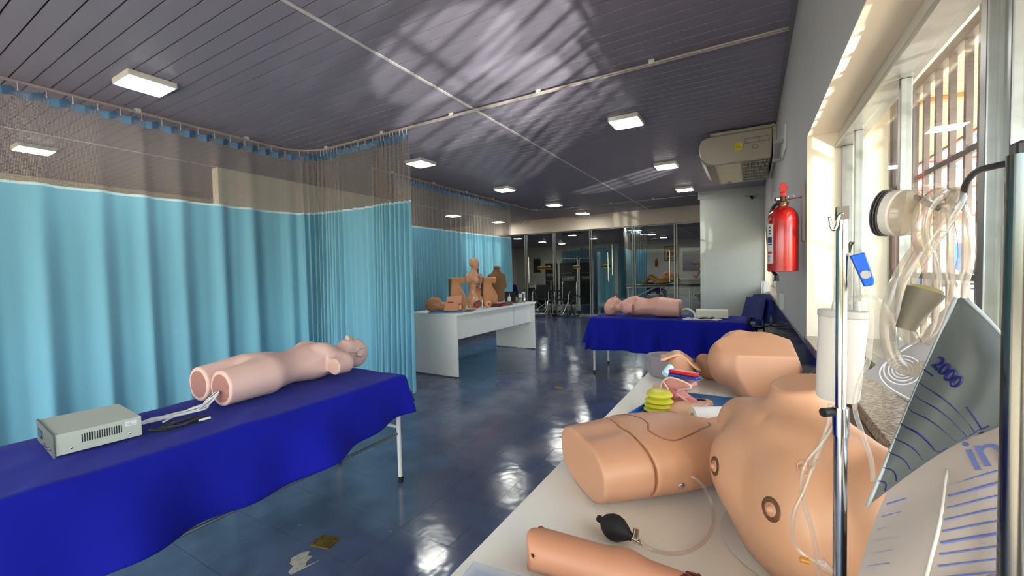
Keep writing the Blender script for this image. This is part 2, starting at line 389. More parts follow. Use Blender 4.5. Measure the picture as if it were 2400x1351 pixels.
# white reveals lining the two openings
for i, (a, b) in enumerate(((-1.0, 2.57), (5.45, 9.38))):
    r = MB(); r.box((WX-.001, b-.003, ZS), (XO+.001, b-.0005, ZT)); r.box((WX-.001, a+.0005, ZS), (XO+.001, a+.003, ZT)); r.box((WX-.001, a, ZT-.004), (.449, b, ZT-.0005)); r.box((.451, b-.003, ZT), (XO+.001, b-.0005, 2.03)); r.box((.451, a, 2.026), (XO+.001, b, 2.0295)); r.box((.4502, a, ZT-.003), (.4515, b, 2.026))
    r.build('trim_%d' % (4+i), M('reveal_white', 'efe3d0', .6), kind='structure')
    MB().box((WX-.012, a, ZS-.032), (XO+.03, b, ZS)).build('trim_%d' % (6+i), M('granite_sill', 'b9ab97', .25, noise=1, nscale=140, hex2='5a4537', stretch=(1,1,1)), kind='structure', bevel=.003)
# glossy dark dado of stone slabs below the sills
dd = MB().box((WX-.010, YK, 0), (WX-.0005, 9.39, .02)).build('trim_8', M('dado_base', '22232a', .3), kind='structure')
m_dado = M('polished_dark_stone', '34343c', .10, noise=.25, nscale=2.5, bump=.02, bscale=20)
y = -1.6; k = 0
while y < 9.35:
    y1 = min(y+.92, 9.385); MB().box((WX-.012, y+.0015, .02), (WX-.0006, y1-.0015, .883)).build('stone_slab', m_dado, dd, bevel=.001); y = y1
# ---- column block closing the right side, beam, side walls
MB().box((-.895, 9.41, 0), (XO, YB+.35, H+.2)).build('wall_back', m_wallg, kind='structure')
MB().box((-.93, 9.395, H-.16), (WX, 9.409, H)).build('trim_9', m_wallg, kind='structure')
MB().box((XL, YB, 2.46), (-.9, YB+.3, H+.2)).build('trim_10', m_cream, kind='structure')
MB().box((-13.2, YB+.3, 0), (-13, 23.4, H+.2)).build('wall_far_left', m_cream, kind='structure')
MB().box((-13.2, YB, 0), (XL, YB+.3, H+.2)).build('wall_back_left', m_cream, kind='structure')
MB().box((XL-.2, YK, 0), (XL, YB, H+.2)).build('wall_left', m_cream, kind='structure')
MB().box((-6.66, 3.06, 0), (-6.5, 6.3, H)).build('wall_partition', M('warm_wall', 'eadfce', .7), kind='structure')
wf = MB().box((XL, YK-.2, 2.45), (XO, YK, H+.2))                # unseen street side; glazed front added to let daylight in from behind
for x in (XL, -7.4, -3.9): wf.box((x, YK-.2, 0), (x+.5, YK, 2.45))
wf.build('wall_front', m_cream, kind='structure')
sf = MB().box((XL, YK-.14, 0), (XO, YK-.06, .06)).build('window_3', m_alu, kind='structure')
for a, b in ((-8.7, -7.4), (-6.9, -3.9), (-3.4, WX)): MB().box((a+.03, YK-.103, .07), (b-.03, YK-.097, 2.44)).build('window_pane', glass_mat('window_glass', 'f4f8f6', 1.0), sf)
MB().box((XL-1, YK-2.4, 2.75), (XO+2, YK-.2, 2.9)).build('trim_13', m_cream, kind='structure')  # unseen canopy, added to keep direct sun out of the front glazing
# ---- far room shell
MB().box((-13, 23.2, 0), (XO, 23.4, H+.2)).build('wall_far', M('far_wall', 'cfccc6', .7), kind='structure')
MB().box((XO-.4, YB+.35, 0), (XO-.2, 23.2, H+.2)).build('wall_far_right', m_wallg, kind='structure')
cf = MB().box((-13, YB+.3, H), (XO, 23.4, H+.2)).build('ceiling_far', m_ceil, kind='structure')
MB().box((-2.31, YB+.3, H-.008), (-2.28, 23.2, H-.0005)).build('trim_11', m_ceilt, kind='structure')
MB().box((-13, 16.0, H-.008), (XO, 16.03, H-.0005)).build('trim_12', m_ceilt, kind='structure')
MB().box((-4.86, 13.0, 0), (-4.80, 16.8, 2.05)).build('wall_inner', M('teal_blue_wall', '1f5a80', .5), kind='structure')
# ---- glass partition under the beam
m_glass = glass_mat('partition_glass', 'fafcfb', .3)
def pane(n_, x0, x1, y, z0, z1, mat=m_glass):
    g = MB().box((x0, y-.004, z0), (x1, y+.004, z1)).build('door_%d' % n_, mat, kind='structure'); return g
xs = [XL+.02, -7.6, -6.02, -5.07, -3.93, -2.72, -1.66, -.91]
m_post = M('brushed_frame', '8f9290', .3, metal=.7)
for i in range(len(xs)-1):
    g = pane(i+1, xs[i]+.03, xs[i+1]-.03, YB+.1, .04, 2.44)
for i, x in enumerate(xs[1:-1]):
    p = MB().box((x-.045, YB+.07, 0), (x-.012, YB+.13, 2.46)); p.box((x+.012, YB+.07, 0), (x+.045, YB+.13, 2.46))
    p.build('trim_%d' % (20+i), m_post, kind='structure', bevel=.003)
MB().box((XL, YB+.06, 0), (-.9, YB+.14, .035)).box((XL, YB+.06, 2.43), (-.9, YB+.14, 2.459)).build('trim_30', m_post, kind='structure')
# long chrome pull handles on the glass doors
m_chrome = M('chrome', 'd8d6d0', .12, metal=1)
for (x, z0, z1) in ((-3.42, .98, 1.78), (-3.30, 1.15, 2.0), (-1.80, .95, 1.75), (-5.9, .95, 1.75)):
    h = MB().cyl((x, YB+.02, z0), (x, YB+.02, z1), .019, n=12)
    for z in (z0+.12, z1-.12): h.cyl((x, YB+.02, z), (x, YB+.095, z), .009, n=8)
    d = [o for o in bpy.data.objects if o.name.startswith('door_') and o.name.count('_') == 1]
    par = min(d, key=lambda o: abs(sum(v.co.x for v in o.data.vertices)/8-x))
    h.build('door_handle', m_chrome, par, smooth='auto')
# ---- window 1: header, frame, sliding panes
XG = .405
def window(n_, a, b, stiles, glassy=True):
    root = MB().box((.372, a, 1.865), (.43, b, ZT-.005)).build('window_%d' % n_, m_aluw, kind='structure', bevel=.003)
    MB().box((.36, a, 1.845), (.445, b, 1.864)).build('window_track', m_alu, root, bevel=.002)
    MB().box((.365, a, ZS+.0005), (.445, b, ZS+.02)).build('window_track', m_alu, root, bevel=.002)
    prev = a
    for i, y in enumerate(stiles+[b]):
        dx = .016 if i % 2 else 0
        if i < len(stiles): MB().box((XG-.016+dx, y-.014, ZS+.021), (XG+.012+dx, y+.014, 1.844)).build('window_stile', m_alu, root, bevel=.003)
        MB().box((XG-.002+dx, prev+.015, ZS+.022), (XG+.002+dx, y-.015, 1.843)).build('window_pane', glass_mat('window_glass', 'f4f8f6', 1.0), root)
        prev = y
    MB().box((XG-.02, b-.03, ZS+.021), (XG+.02, b-.004, 1.844)).build('window_jamb', m_alu, root, bevel=.002)
    return root
w1 = window(1, -1.0, 2.57, [-.2, 1.115, 1.16, 1.75, 2.30])
w2 = window(2, 5.45, 9.38, [6.4, 7.4, 8.4])
# ---- wrought grilles outside
m_bar = M('painted_steel_bar', '62544f', .5, noise=.2, nscale=40)
def grille(a, b, posts, lab):
    g = thing('window_grille', lab, 'grille', (.58, (a+b)/2, ZS+.01))
    for z in (ZS+.03, 1.225, 1.612): MB().box((.572, a+.01, z-.010), (.590, b-.01, z+.010)).build('rail', m_bar, g, world=True, bevel=.002)
    MB().box((.565, a+.01, 1.955), (.60, b-.01, 1.99)).build('rail', m_bar, g, world=True, bevel=.003)
    y = b-.16
    while y > a+.05:
        MB().box((.573, y-.009, ZS+.002), (.589, y+.009, 1.955)).build('bar', m_bar, g, world=True); y -= .118
    for y in posts: MB().box((.56, y-.022, ZS+.002), (.604, y+.022, 2.024)).build('post', m_bar, g, world=True, bevel=.003)
grille(-1.0, 2.57, [1.68, .3, 2.535], 'steel bar grille outside the large window beside the hanging tubes')
grille(5.45, 9.38, [7.4], 'steel bar grille outside the far window behind the fire extinguisher')
# ============================================================= CURTAINS, RAILS, CEILING FITTINGS
m_fab = M('aqua_curtain', '6fabc2', .75, sheen=.3, bump=.05, bscale=400)
_b = m_fab.node_tree.nodes['Principled BSDF']
m_head = M('curtain_header', '54799a', .8); m_tape = M('silver_tape', 'b9d3dc', .5)
m_rail = M('rail_paint', 'a59a98', .4); m_hook = M('white_plastic', 'c9c6c4', .4)
def net_mat():
    m = bpy.data.materials.new('curtain_net'); m.use_nodes = True; t = m.node_tree; n = t.nodes; L = t.links
    b = n['Principled BSDF']; b.inputs['Base Color'].default_value = lin('9f978e'); b.inputs['Roughness'].default_value = .8
    uv = n.new('ShaderNodeUVMap'); sx = n.new('ShaderNodeSeparateXYZ'); L.new(uv.outputs[0], sx.inputs[0])
    def math_(op, a, c=None):
        q = n.new('ShaderNodeMath'); q.operation = op
        for i_, v in enumerate((a, c)):
            if v is None: continue
            if isinstance(v, (int, float)): q.inputs[i_].default_value = v
            else: L.new(v, q.inputs[i_])
        return q.outputs[0]
    ku, kv = 2*pi/.017, 2*pi/.020                 # hexagonal holes about a centimetre across
    u = math_('MULTIPLY', sx.outputs[0], ku); v = math_('MULTIPLY', sx.outputs[1], kv)
    f = math_('MULTIPLY', math_('COSINE', u), math_('COSINE', v))
    a = math_('LESS_THAN', math_('ABSOLUTE', f), .19)
    tr = n.new('ShaderNodeBsdfTransparent'); mx = n.new('ShaderNodeMixShader')
    L.new(a, mx.inputs[0]); L.new(tr.outputs[0], mx.inputs[1]); L.new(b.outputs[0], mx.inputs[2]); L.new(mx.outputs[0], n['Material Output'].inputs[0])
    return m
m_net = net_mat()
def arc_path(pts, step=.02):
    P = [np.array(p, float) for p in pts]; out = [P[0]]
    for a, b in zip(P[:-1], P[1:]):
        k = max(1, int(np.linalg.norm(b-a)/step)); out += [a+(b-a)*i/k for i in range(1, k+1)]
    return np.array(out)
def corner(x0, y0, r, yfrom, xto, n=12):          # runs +y along x0, then turns towards +x along y0
    pts = [(x0, yfrom), (x0, y0-r)]
    pts += [(x0+r-r*math.cos(t), y0-r+r*math.sin(t)) for t in np.linspace(0, pi/2, n)[1:]]
    return pts+[(xto, y0)]
def curtain(label, path, s0, s1, dens, z0, zm, zt, amp=.045, fmin=5, seed=1, dz=None):
    """dens(s) = gathering 0..1 along the rail; folds get tighter and deeper where cloth bunches"""
    P = arc_path(path, .008); seg = np.r_[0, np.cumsum(np.linalg.norm(np.diff(P, axis=0), axis=1))]
    s = np.arange(s0, s1, .006); x = np.interp(s, seg, P[:, 0]); y = np.interp(s, seg, P[:, 1])
    tx = np.gradient(x); ty = np.gradient(y); l = np.hypot(tx, ty); nx, ny = -ty/l, tx/l
    g = np.array([dens(q) for q in s]); rr = np.random.default_rng(seed)
    fr = fmin+g*17; wob = np.interp(s, np.arange(s0, s1+.5, .22), rr.uniform(.65, 1.35, len(np.arange(s0, s1+.5, .22))))
    ph = 2*pi*np.cumsum(fr*wob)*.006
    A = amp*(.55+.35*g)*np.interp(s, np.arange(s0, s1+.4, .3), rr.uniform(.6, 1.3, len(np.arange(s0, s1+.4, .3))))
    cl = np.cumsum(np.sqrt(1+(A*fr*2*pi*.8)**2))*.006    # cloth length, for the net's weave
    mid = float(np.interp((s0+s1)/2, seg, P[:, 0])), float(np.interp((s0+s1)/2, seg, P[:, 1]))
    t = thing('hospital_curtain', label, 'curtain', (mid[0], mid[1], z0))
    fold = np.sin(ph)+.30*np.sin(2*ph+1.3)+.15*np.sin(.31*ph)
    def sheet(za, zb, nz, name, mat, k0=1., k1=1., uv=False, off=0):
        b = MB(); V = []; N = len(s)
        for i in range(nz+1):
            f_ = i/nz; z = za+(zb-za)*f_; k = k0+(k1-k0)*f_; ph2 = .35*np.sin(ph*.5+z*1.1)*(1-f_)
            w_ = A*k*(np.sin(ph+.25*ph2)+.30*np.sin(2*ph+1.3)+.15*np.sin(.31*ph+z))
            zz = z+(dz(s)*(1 if i == 0 else 0) if dz is not None and name == 'fabric_panel' else 0)
            V.append(np.stack([x+nx*(w_+off), y+ny*(w_+off), np.full(N, z) if np.isscalar(zz) else zz], 1))
        V = np.concatenate(V); F = [(i*N+j, i*N+j+1, (i+1)*N+j+1, (i+1)*N+j) for i in range(nz) for j in range(N-1)]
        b.V = [tuple(q) for q in V]; b.F = F; o = b.build(name, mat, t, smooth=True, world=True)
        if uv:
            ul = o.data.uv_layers.new(name='UVMap'); li = np.zeros(len(o.data.loops), int); o.data.loops.foreach_get('vertex_index', li)
            U = cl[li % N]; Z = V[li, 2]; ul.data.foreach_set('uv', np.stack([U, Z], 1).ravel())
        return o
    sheet(z0, zm, 10, 'fabric_panel', m_fab, 1.45, .8)
    sheet(zm-.004, zm+.022, 1, 'seam_tape', m_tape, .8, .8, off=.003)
    sheet(zm+.02, zt-.045, 4, 'net_panel', m_net, .8, .45, uv=True)
    # pleated header band that sags between the gliders
    b = MB(); N = len(s); sag = .030*np.abs(np.sin(pi*(s-s0)/.15)); zz_ = np.arcsin(np.sin(2*pi*(s-s0)/.15+.8))*.016*(1-g)+A*.6*g*np.sin(ph)
    top = np.stack([x+nx*zz_, y+ny*zz_, zt-sag], 1); bot = top+np.array([0, 0, -.066])
    b.V = [tuple(q) for q in np.concatenate([top, bot])]; b.F = [(j, j+1, N+j+1, N+j) for j in range(N-1)]; b.build('header_band', m_head, t, smooth=True, world=True)
    q = s0+.03
    while q < s1:
        gx = float(np.interp(q, s, x)); gy = float(np.interp(q, s, y))
        MB().cyl((gx, gy, zt-.03), (gx, gy, H-.03), .003, n=6).ell((gx, gy, zt-.03), (.006, .006, .008), 6, 4).build('curtain_hook', m_hook, t, world=True)
        q += .15/(1+2.2*dens(q))
    return t
def rail(path, label, hang=()):
    P = arc_path(path, .05); pts = [(p[0], p[1], H-.035) for p in P]; mid = pts[len(pts)//2]
    t = thing('curtain_rail', label, 'curtain rail', (mid[0], mid[1], H-.035))
    for off in (-.013, .013):
        T_ = np.gradient(P, axis=0); T_ /= np.linalg.norm(T_, axis=1, keepdims=True)
        q = P+np.stack([-T_[:, 1], T_[:, 0]], 1)*off
        MB().tube([(a[0], a[1], H-.030) for a in q], .009, 6).build('rail_profile', m_rail, t, world=True, smooth=True)
    k = 0; seg = np.r_[0, np.cumsum(np.linalg.norm(np.diff(P, axis=0), axis=1))]
    for s_ in np.arange(.4, seg[-1], .95):
        x = np.interp(s_, seg, P[:, 0]); y = np.interp(s_, seg, P[:, 1])
        MB().box((x-.022, y-.022, H-.034), (x+.022, y+.022, H-.0005)).build('bracket', m_hook, t, world=True, bevel=.003)
    return t
path1 = corner(-4.87, 3.30, .42, -1.6, .22)
path2 = corner(-4.70, 9.52, .42, 4.2, .22)
rail(path1, 'curtain rail on the ceiling turning a corner above the near blue curtain')
rail(path2, 'curtain rail on the far part of the ceiling above the white desk and its curtain')
bump_ = lambda s, c, w: math.exp(-((s-c)/w)**4)
L1 = 3.30-.42+1.6
# along path1: corner ends at L1+.66; x = -4.45 there
sx = lambda x: L1+.66+(x+4.45)
curtain('aqua curtain with a beige net top running behind the blue covered bed on the left', path1, .1, sx(-3.09),
        lambda s: .0+.95*bump_(s, sx(-4.50), .28)+1.0*bump_(s, sx(-3.38), .27)+.12*bump_(s, sx(-4.0), .5), .012, 2.04, 2.785, seed=3, fmin=2.9, amp=.055)
curtain('sunlit aqua curtain with net top behind the white desk of torso models', path2, .45, 3.95,
        lambda s: .22+.4*bump_(s, .9, .5)+.5*bump_(s, 3.8, .22), .10, 2.04, 2.785, seed=5, amp=.05)
# ---- ceiling lamps
m_lens = M('lamp_lens', 'fdfdf4', .5, emit=LAMP_W); m_lfr = M('lamp_frame', 'd9d6d0', .5)
LP = [(-4.14, 1.46, 'ceiling lamp nearest the left edge, above the near curtain rail'), (-7.2, 1.47, 'ceiling lamp seen through the net top of the left curtain'),
      (-1.12, 4.42, 'square ceiling lamp near the middle, brightest, left of the air conditioner'), (-3.97, 4.43, 'ceiling lamp just right of the near curtain end'),
      (-3.95, 6.67, 'ceiling lamp above the white desk'), (-3.92, 8.85, 'ceiling lamp before the bend of the far curtain rail'), (-3.87, 10.6, 'small ceiling lamp just in front of the cream beam'),
      (-1.09, 6.6, 'ceiling lamp left of the air conditioner tip'), (-1.10, 8.72, 'ceiling lamp by the top corner of the grey wall block'), (-6.8, 8.8, 'ceiling lamp seen through the net just above the white desk'), (-6.58, 10.7, 'small ceiling lamp seen through the net at the far end of the desk curtain')]
FP = [(-9.1, 16.45, 'ceiling lamp behind the glass at the edge of the desk curtain'), (-9.15, 19.1, 'ceiling lamp behind the glass above the small notice board'), (-8.95, 21.15, 'farthest small ceiling lamp above the left leaf of the printed screen'), (-6.55, 16.6, 'ceiling lamp behind the glass above the middle leaf of the printed screen'), (-6.45, 19.05, 'ceiling lamp behind the glass left of the pale aqua curtain panel'), (-3.75, 14.92, 'ceiling lamp behind the glass directly under the cream beam, right half'), (-3.8, 16.38, 'second ceiling lamp of the row going back behind the glass at right'), (-3.72, 18.8, 'third ceiling lamp of the row going back behind the glass at right'), (-3.6, 20.95, 'last ceiling lamp of the right row, over the far poster')]
def lamp(x, y, lab, grp=None):
    t = thing('ceiling_lamp', lab, 'lamp', (x, y, H), group=grp)
    MB().box((-.155, -.155, -.045), (.155, .155, -.0005)).build('lamp_frame', m_lfr, t, bevel=.006)
    MB().box((-.138, -.138, -.049), (.138, .138, -.044)).build('lamp_lens', m_lens, t)
    return t
l0 = lamp(*LP[0])
for x, y, lab in LP[1:]: copy_tree(l0, location=(x, y, H), label=lab)
for x, y, lab in FP: copy_tree(l0, location=(x, y, H), label=lab)
# ============================================================= BEDS, CLOTHS, PATIENT SIMULATORS
m_cloth = M('royal_blue_cloth', '0a128e', .85, sheen=.04, spec=.2, noise=.18, nscale=3, bump=.08, bscale=300)
m_wht = M('white_enamel', 'd8d8d4', .35); m_blk = M('black_rubber', '141414', .6)
def drape(name, label, x0, x1, y0, y1, top, D, seed=1, fold=.03, k=16, mat=m_cloth, mx=(.12,.3,.02,.2), wr=.004, cat='cloth', step=.02, flare=.12, top_f=None):
    """square cloth laid over a rectangle: flat on top, falling past the edges; D(q) = fall length at edge point"""
    rr = np.random.default_rng(seed); ph = rr.uniform(0, 6.28, 8); r = .022
    l, r_, f_, b_ = mx
    nx = int((x1-x0+l+r_)/step); ny = int((y1-y0+f_+b_)/step)
    def fn(u, v):
        a = x0-l+u*(x1-x0+l+r_); b = y0-f_+v*(y1-y0+f_+b_)
        q = np.array([min(max(a, x0), x1), min(max(b, y0), y1)]); e = np.array([a, b])-q; d = np.linalg.norm(e)
        # wrinkles of the top
        w = wr*(math.sin(7*a+3*b+ph[0])*math.sin(11*b-4*a+ph[1])+.7*math.sin(23*a+9*b+ph[2])*math.sin(13*b+ph[3]))
        if top_f: w += top_f(a, b)
        if d < 1e-6: return (a, b, top+.002+max(w, -.001))
        dr = e/d; L = D(q[0], q[1], dr)
        sx_ = l if dr[0] < 0 else r_; sy_ = f_ if dr[1] < 0 else b_; full = 1/max(abs(dr[0])/sx_, abs(dr[1])/sy_, 1e-6)
        d = d*L/max(full, 1e-3)
        if d < r*pi/2: o, z = r*math.sin(d/r), -r*(1-math.cos(d/r))
        else:
            h = d-r*pi/2; s_ = (q[0]-(x0+x1)/2)*dr[1]-(q[1]-(y0+y1)/2)*dr[0]
            fd = fold*(h/max(L, .05))*(math.sin(k*s_+ph[4]+3*h)+.5*math.sin(2.3*k*s_+ph[5])+.6)
            fl = flare if abs(dr[1]) < .3 else min(flare, .08); fd *= 1 if abs(dr[1]) < .3 or abs(dr[1]) > .95 else .35; o = r+h*fl+max(fd, -.5*h*fl-.004); z = -r-h*.985
        return (q[0]+dr[0]*o, q[1]+dr[1]*o, top+.002+z+max(w, -.001)*max(0, 1-d*10))
    b = MB().slab(fn, nx, ny, .002)
    return b.build(name, mat, smooth=True, label=label, cat=cat, loc=((x0+x1)/2, (y0+y1)/2, top))
def bed(label, x0, x1, y0, y1, top, long='y', legs=((0,0),(1,0),(0,1),(1,1)), splay=.0, pad='3a3f52', ins=.0):
    t = thing('examination_bed', label, 'bed', ((x0+x1)/2, (y0+y1)/2, 0))
    MB().box((x0+.005, y0+.005, top-.055), (x1-.005, y1-.005, top-.002)).build('mattress', M('bed_vinyl_'+pad, pad, .4), t, world=True, bevel=.018)
    fr = MB()
    for a, b in (((x0+.01,y0+.01),(x1-.01,y0+.01)), ((x1-.01,y0+.01),(x1-.01,y1-.01)), ((x1-.01,y1-.01),(x0+.01,y1-.01)), ((x0+.01,y1-.01),(x0+.01,y0+.01))):
        fr.cyl((*a, top-.07), (*b, top-.07), .013, n=10)
    fr.build('bed_frame', m_wht, t, world=True, smooth='auto')
    P = {}
    for i, j in legs:
        x = (x0+.012+ins) if i == 0 else (x1-.012-ins); y = (y0+.012+ins) if j == 0 else (y1-.012-ins)
        P[i, j] = (x, y)
        lg = MB().cyl((x, y, top-.07), (x+(splay if i else -splay)*.3, y, .02), .0135, n=12).build('leg', m_wht, t, world=True, smooth='auto')
        MB().cyl((x+(splay if i else -splay)*.3, y, 0), (x+(splay if i else -splay)*.3, y, .035), .017, n=12).build('rubber_foot', m_blk, lg)
    for a, b in (((0,0),(1,0)), ((0,1),(1,1))) if long == 'y' else (((0,0),(0,1)), ((1,0),(1,1))):
        MB().cyl((*P[a], top*.52), (*P[b], top*.52), .010, n=8).build('cross_bar', m_wht, t, world=True, smooth='auto')
    for a, b in (((0,0),(0,1)), ((1,0),(1,1))) if long == 'y' else (((0,0),(1,0)), ((0,1),(1,1))):
        MB().cyl((*P[a], top*.46), (*P[b], top*.46), .008, n=8).build('stretcher', M('grey_steel', '6d7076', .4, metal=.5), t, world=True, smooth='auto')
    return t
bed('long examination bed under a blue cloth in the left foreground', -2.44, -1.86, -.12, 1.83, .655, splay=.02)
def swag(a, b):
    return .004*math.sin(30*(b+a*.6))*math.exp(-((a+1.98)/.10)**2)
def D1(x, y, d):
    if d[0] > .5: return .235+.075*min(1, max(0, (1.7-y)/.6))+.012*math.sin(9*y)
    return .2 if d[1] > .5 else .13
drape('bed_cloth', 'royal blue cloth draped over the long bed in the left foreground', -2.455, -1.845, -.13, 1.845, .656, D1, seed=4, fold=.050, k=8, mx=(.13, .31, .12, .2), top_f=swag, flare=.22, step=.017)
bed('examination bed with thin white legs under a blue cloth in the middle of the room', -1.70, -.06, 4.95, 5.56, .695, long='x')
def D2(x, y, d): return .40 if d[1] < -.5 else (.34 if d[0] < 0 else .2)
drape('bed_cloth', 'blue cloth hanging over the middle bed with a pink torso on it', -1.715, -.045, 4.935, 5.575, .696, D2, seed=9, fold=.055, k=12, mx=(.34, .22, .40, .25), flare=.10, step=.02, wr=.005)
# ---------------------------------------------------------- body template (x across, y towards the head, z to the front)
def head_sdf(P, c, k=1., tilt=0, hair=False, neck=None):
    c = np.array(c, float); ct, st_ = math.cos(tilt), math.sin(tilt)
    q = (P-c)/k; q = np.stack([q[..., 0], q[..., 1]*ct+q[..., 2]*st_, -q[..., 1]*st_+q[..., 2]*ct], -1); X = np.abs(q[..., 0]); s = np.stack([X, q[..., 1], q[..., 2]], -1)
    d = s_ell(q, (0, .020, -.012), (.076, .092, .095)); d = smin(d, s_ell(q, (0, -.035, .022), (.058, .078, .064)), .03)
    d = smin(d, s_ell(q, (0, -.098, .045), (.026, .020, .024)), .02)             # chin
    d = smin(d, s_ell(s, (.033, -.052, .045), (.030, .040, .032)), .02)           # cheeks
    d = smin(d, s_cap(q, (0, -.002, .078), (0, -.040, .103), .008, .0125), .012)   # nose
    d = smin(d, s_ell(s, (.010, -.042, .092), (.009, .008, .009)), .006)
    d = smax(d, -s_ell(s, (.032, .000, .094), (.020, .011, .020)), .012)          # eye sockets
    d = smin(d, s_ell(s, (.032, -.003, .073), (.014, .0095, .0125)), .002)        # eyeballs under lids
    d = smax(d, -s_cap(s, (.019, -.0035, .087), (.045, -.002, .079), .0016, .0012), .001)
    d = smin(d, s_cap(s, (.015, .015, .084), (.045, .014, .072), .0055, .004), .010)  # brows
    d = smin(d, s_ell(q, (0, -.066, .079), (.023, .0055, .011)), .006); d = smin(d, s_ell(q, (0, -.077, .077), (.020, .0060, .011)), .005)
    d = smax(d, -s_cap(s, (0, -.0715, .092), (.020, -.0715, .080), .0022, .0012), .002)
    ear = s_ell(s, (.076, -.012, -.008), (.010, .032, .020)); ear = smax(ear, -s_ell(s, (.086, -.008, -.002), (.008, .020, .012)), .005)
    d = smin(d, ear, .006)
    if hair:                                       # moulded hair in ridges over the crown
        a = np.arctan2(q[..., 0], q[..., 1]-.02); m = s_ell(q, (0, .035, -.030), (.083, .094, .090))+.0028*np.cos(a*26+q[..., 2]*40)
        m = smax(m, q[..., 2]-.040-.25*(q[..., 1]-.05)*0, .02); m = smax(m, -(q[..., 1]+.045), .02); d = smin(d, m, .004)
    return d*k
def torso_sdf(P, cut=0., arm='stump', hair=False, head=True, bust=1., seamed=True, neck_cut=None, hip=1.):
    X = np.abs(P[..., 0]); s = np.stack([X, P[..., 1], P[..., 2]], -1)
    d = s_ell(P, (0, .63, .105), (.150, .165, .100)); d = smin(d, s_ell(P, (0, .44, .100), (.128, .20, .085)), .08)
    d = smin(d, s_ell(P, (0, .27, .105), (.160*hip, .135, .100)), .07)
    d = smin(d, s_cap(s, (.085, .24, .105), (.092, -.04, .090), .096, .080), .03)       # thighs
    d = smin(d, s_ell(s, (.074, .625, .170), (.062, .064, .044*bust)), .03)            # breasts
    d = smin(d, s_cap(s, (.05, .735, .100), (.155, .700, .090), .050, .055), .05)       # shoulder girdle
    d = smin(d, s_cap(s, (.168, .695, .090), (.196, .560, .085), .052, .044), .03)       # upper arm
    d = smax(d, -s_ell(P, (0, .435, .192), (.007, .010, .010)), .006)                  # navel
    d = smin(d, s_ell(s, (.088, .615, .213*1.0), (.0045, .0045, .005)), .004)
    d = smax(d, -s_box(s, (.21, .53, .1), (.075, .065, .2), .008), .006)                 # arm cut off
    if cut is not None: d = smax(d, cut-P[..., 1], .003)
    if head:
        d = smin(d, s_cap(P, (0, .72, .095), (0, .86, .095), .060, .054), .035)
        d = smin(d, head_sdf(P, (0, .935, .105), hair=hair), .014)
    d = smax(d, .003-P[..., 2], .004)                                                   # flattened back
    return d
def simulator(label, mat, loc, rot, scale, hair=False):
    t = thing('patient_simulator', label, 'mannequin', loc, rot, scale=scale)
    f = lambda P: torso_sdf(P, cut=0, hair=hair)
    iso('body', f, (-.27, -.03, -.02), (.27, 1.06, .27), .0075, mat, t)
    dk = M('simulator_cut', 'a06a5e', .5); lip = M('simulator_lips', 'b5685c', .5); dot = M('dark_print', '3a2420', .6)
    for s_ in (-1, 1):
        MB().lathe([(.066, 0), (.066, .0012)], n=28, R=None).xf(Matrix.Translation((s_*.092, -.0012, .092)) @ Matrix.Rotation(-pi/2, 4, 'X')).build('thigh_cap', dk, t)
        decal(f, (s_*.088, .615, .225), (0, 0, 1), .011, .011, 'areola', M('simulator_areola', 'b9776a', .5), t)
        P = onto(f, spline([(s_*.018, .932, .21), (s_*.032, .927, .21), (s_*.047, .933, .20)], 6), off=.0004)
        MB().tube(P, .0011, 5).build('eyelid_line', dot, t, smooth=True)
    decal(f, (0, .863, .20), (0, 0, 1), .017, .0045, 'lips', lip, t, m=3)
    return t, f
m_p1 = M('simulator_skin_pink', 'dcb3a5', .5, noise=.06, nscale=7, spec=.35); m_p2 = M('simulator_skin_rose', 'd69f90', .42, noise=.08, nscale=7)
sim1, fs = simulator('pale pink torso simulator with bald head lying on the left blue bed', m_p1, (-2.265, .985, .660), .045, (1.06, .925, 1.02))
seam(fs, [(.075, .82, .10), (.085, .87, .12), (.080, .93, .13), (.074, .985, .13), (.060, 1.01, .14)], .0016, 'mask_seam', M('simulator_seam', '9a6f66', .7), sim1)  # mask seam as a thin darker cord
sim2, _ = simulator('rose torso simulator with moulded hair lying on the middle blue bed', m_p2, (-.715, 5.25, .704), pi/2+.0, (1.0, .87, 1.13), hair=True)
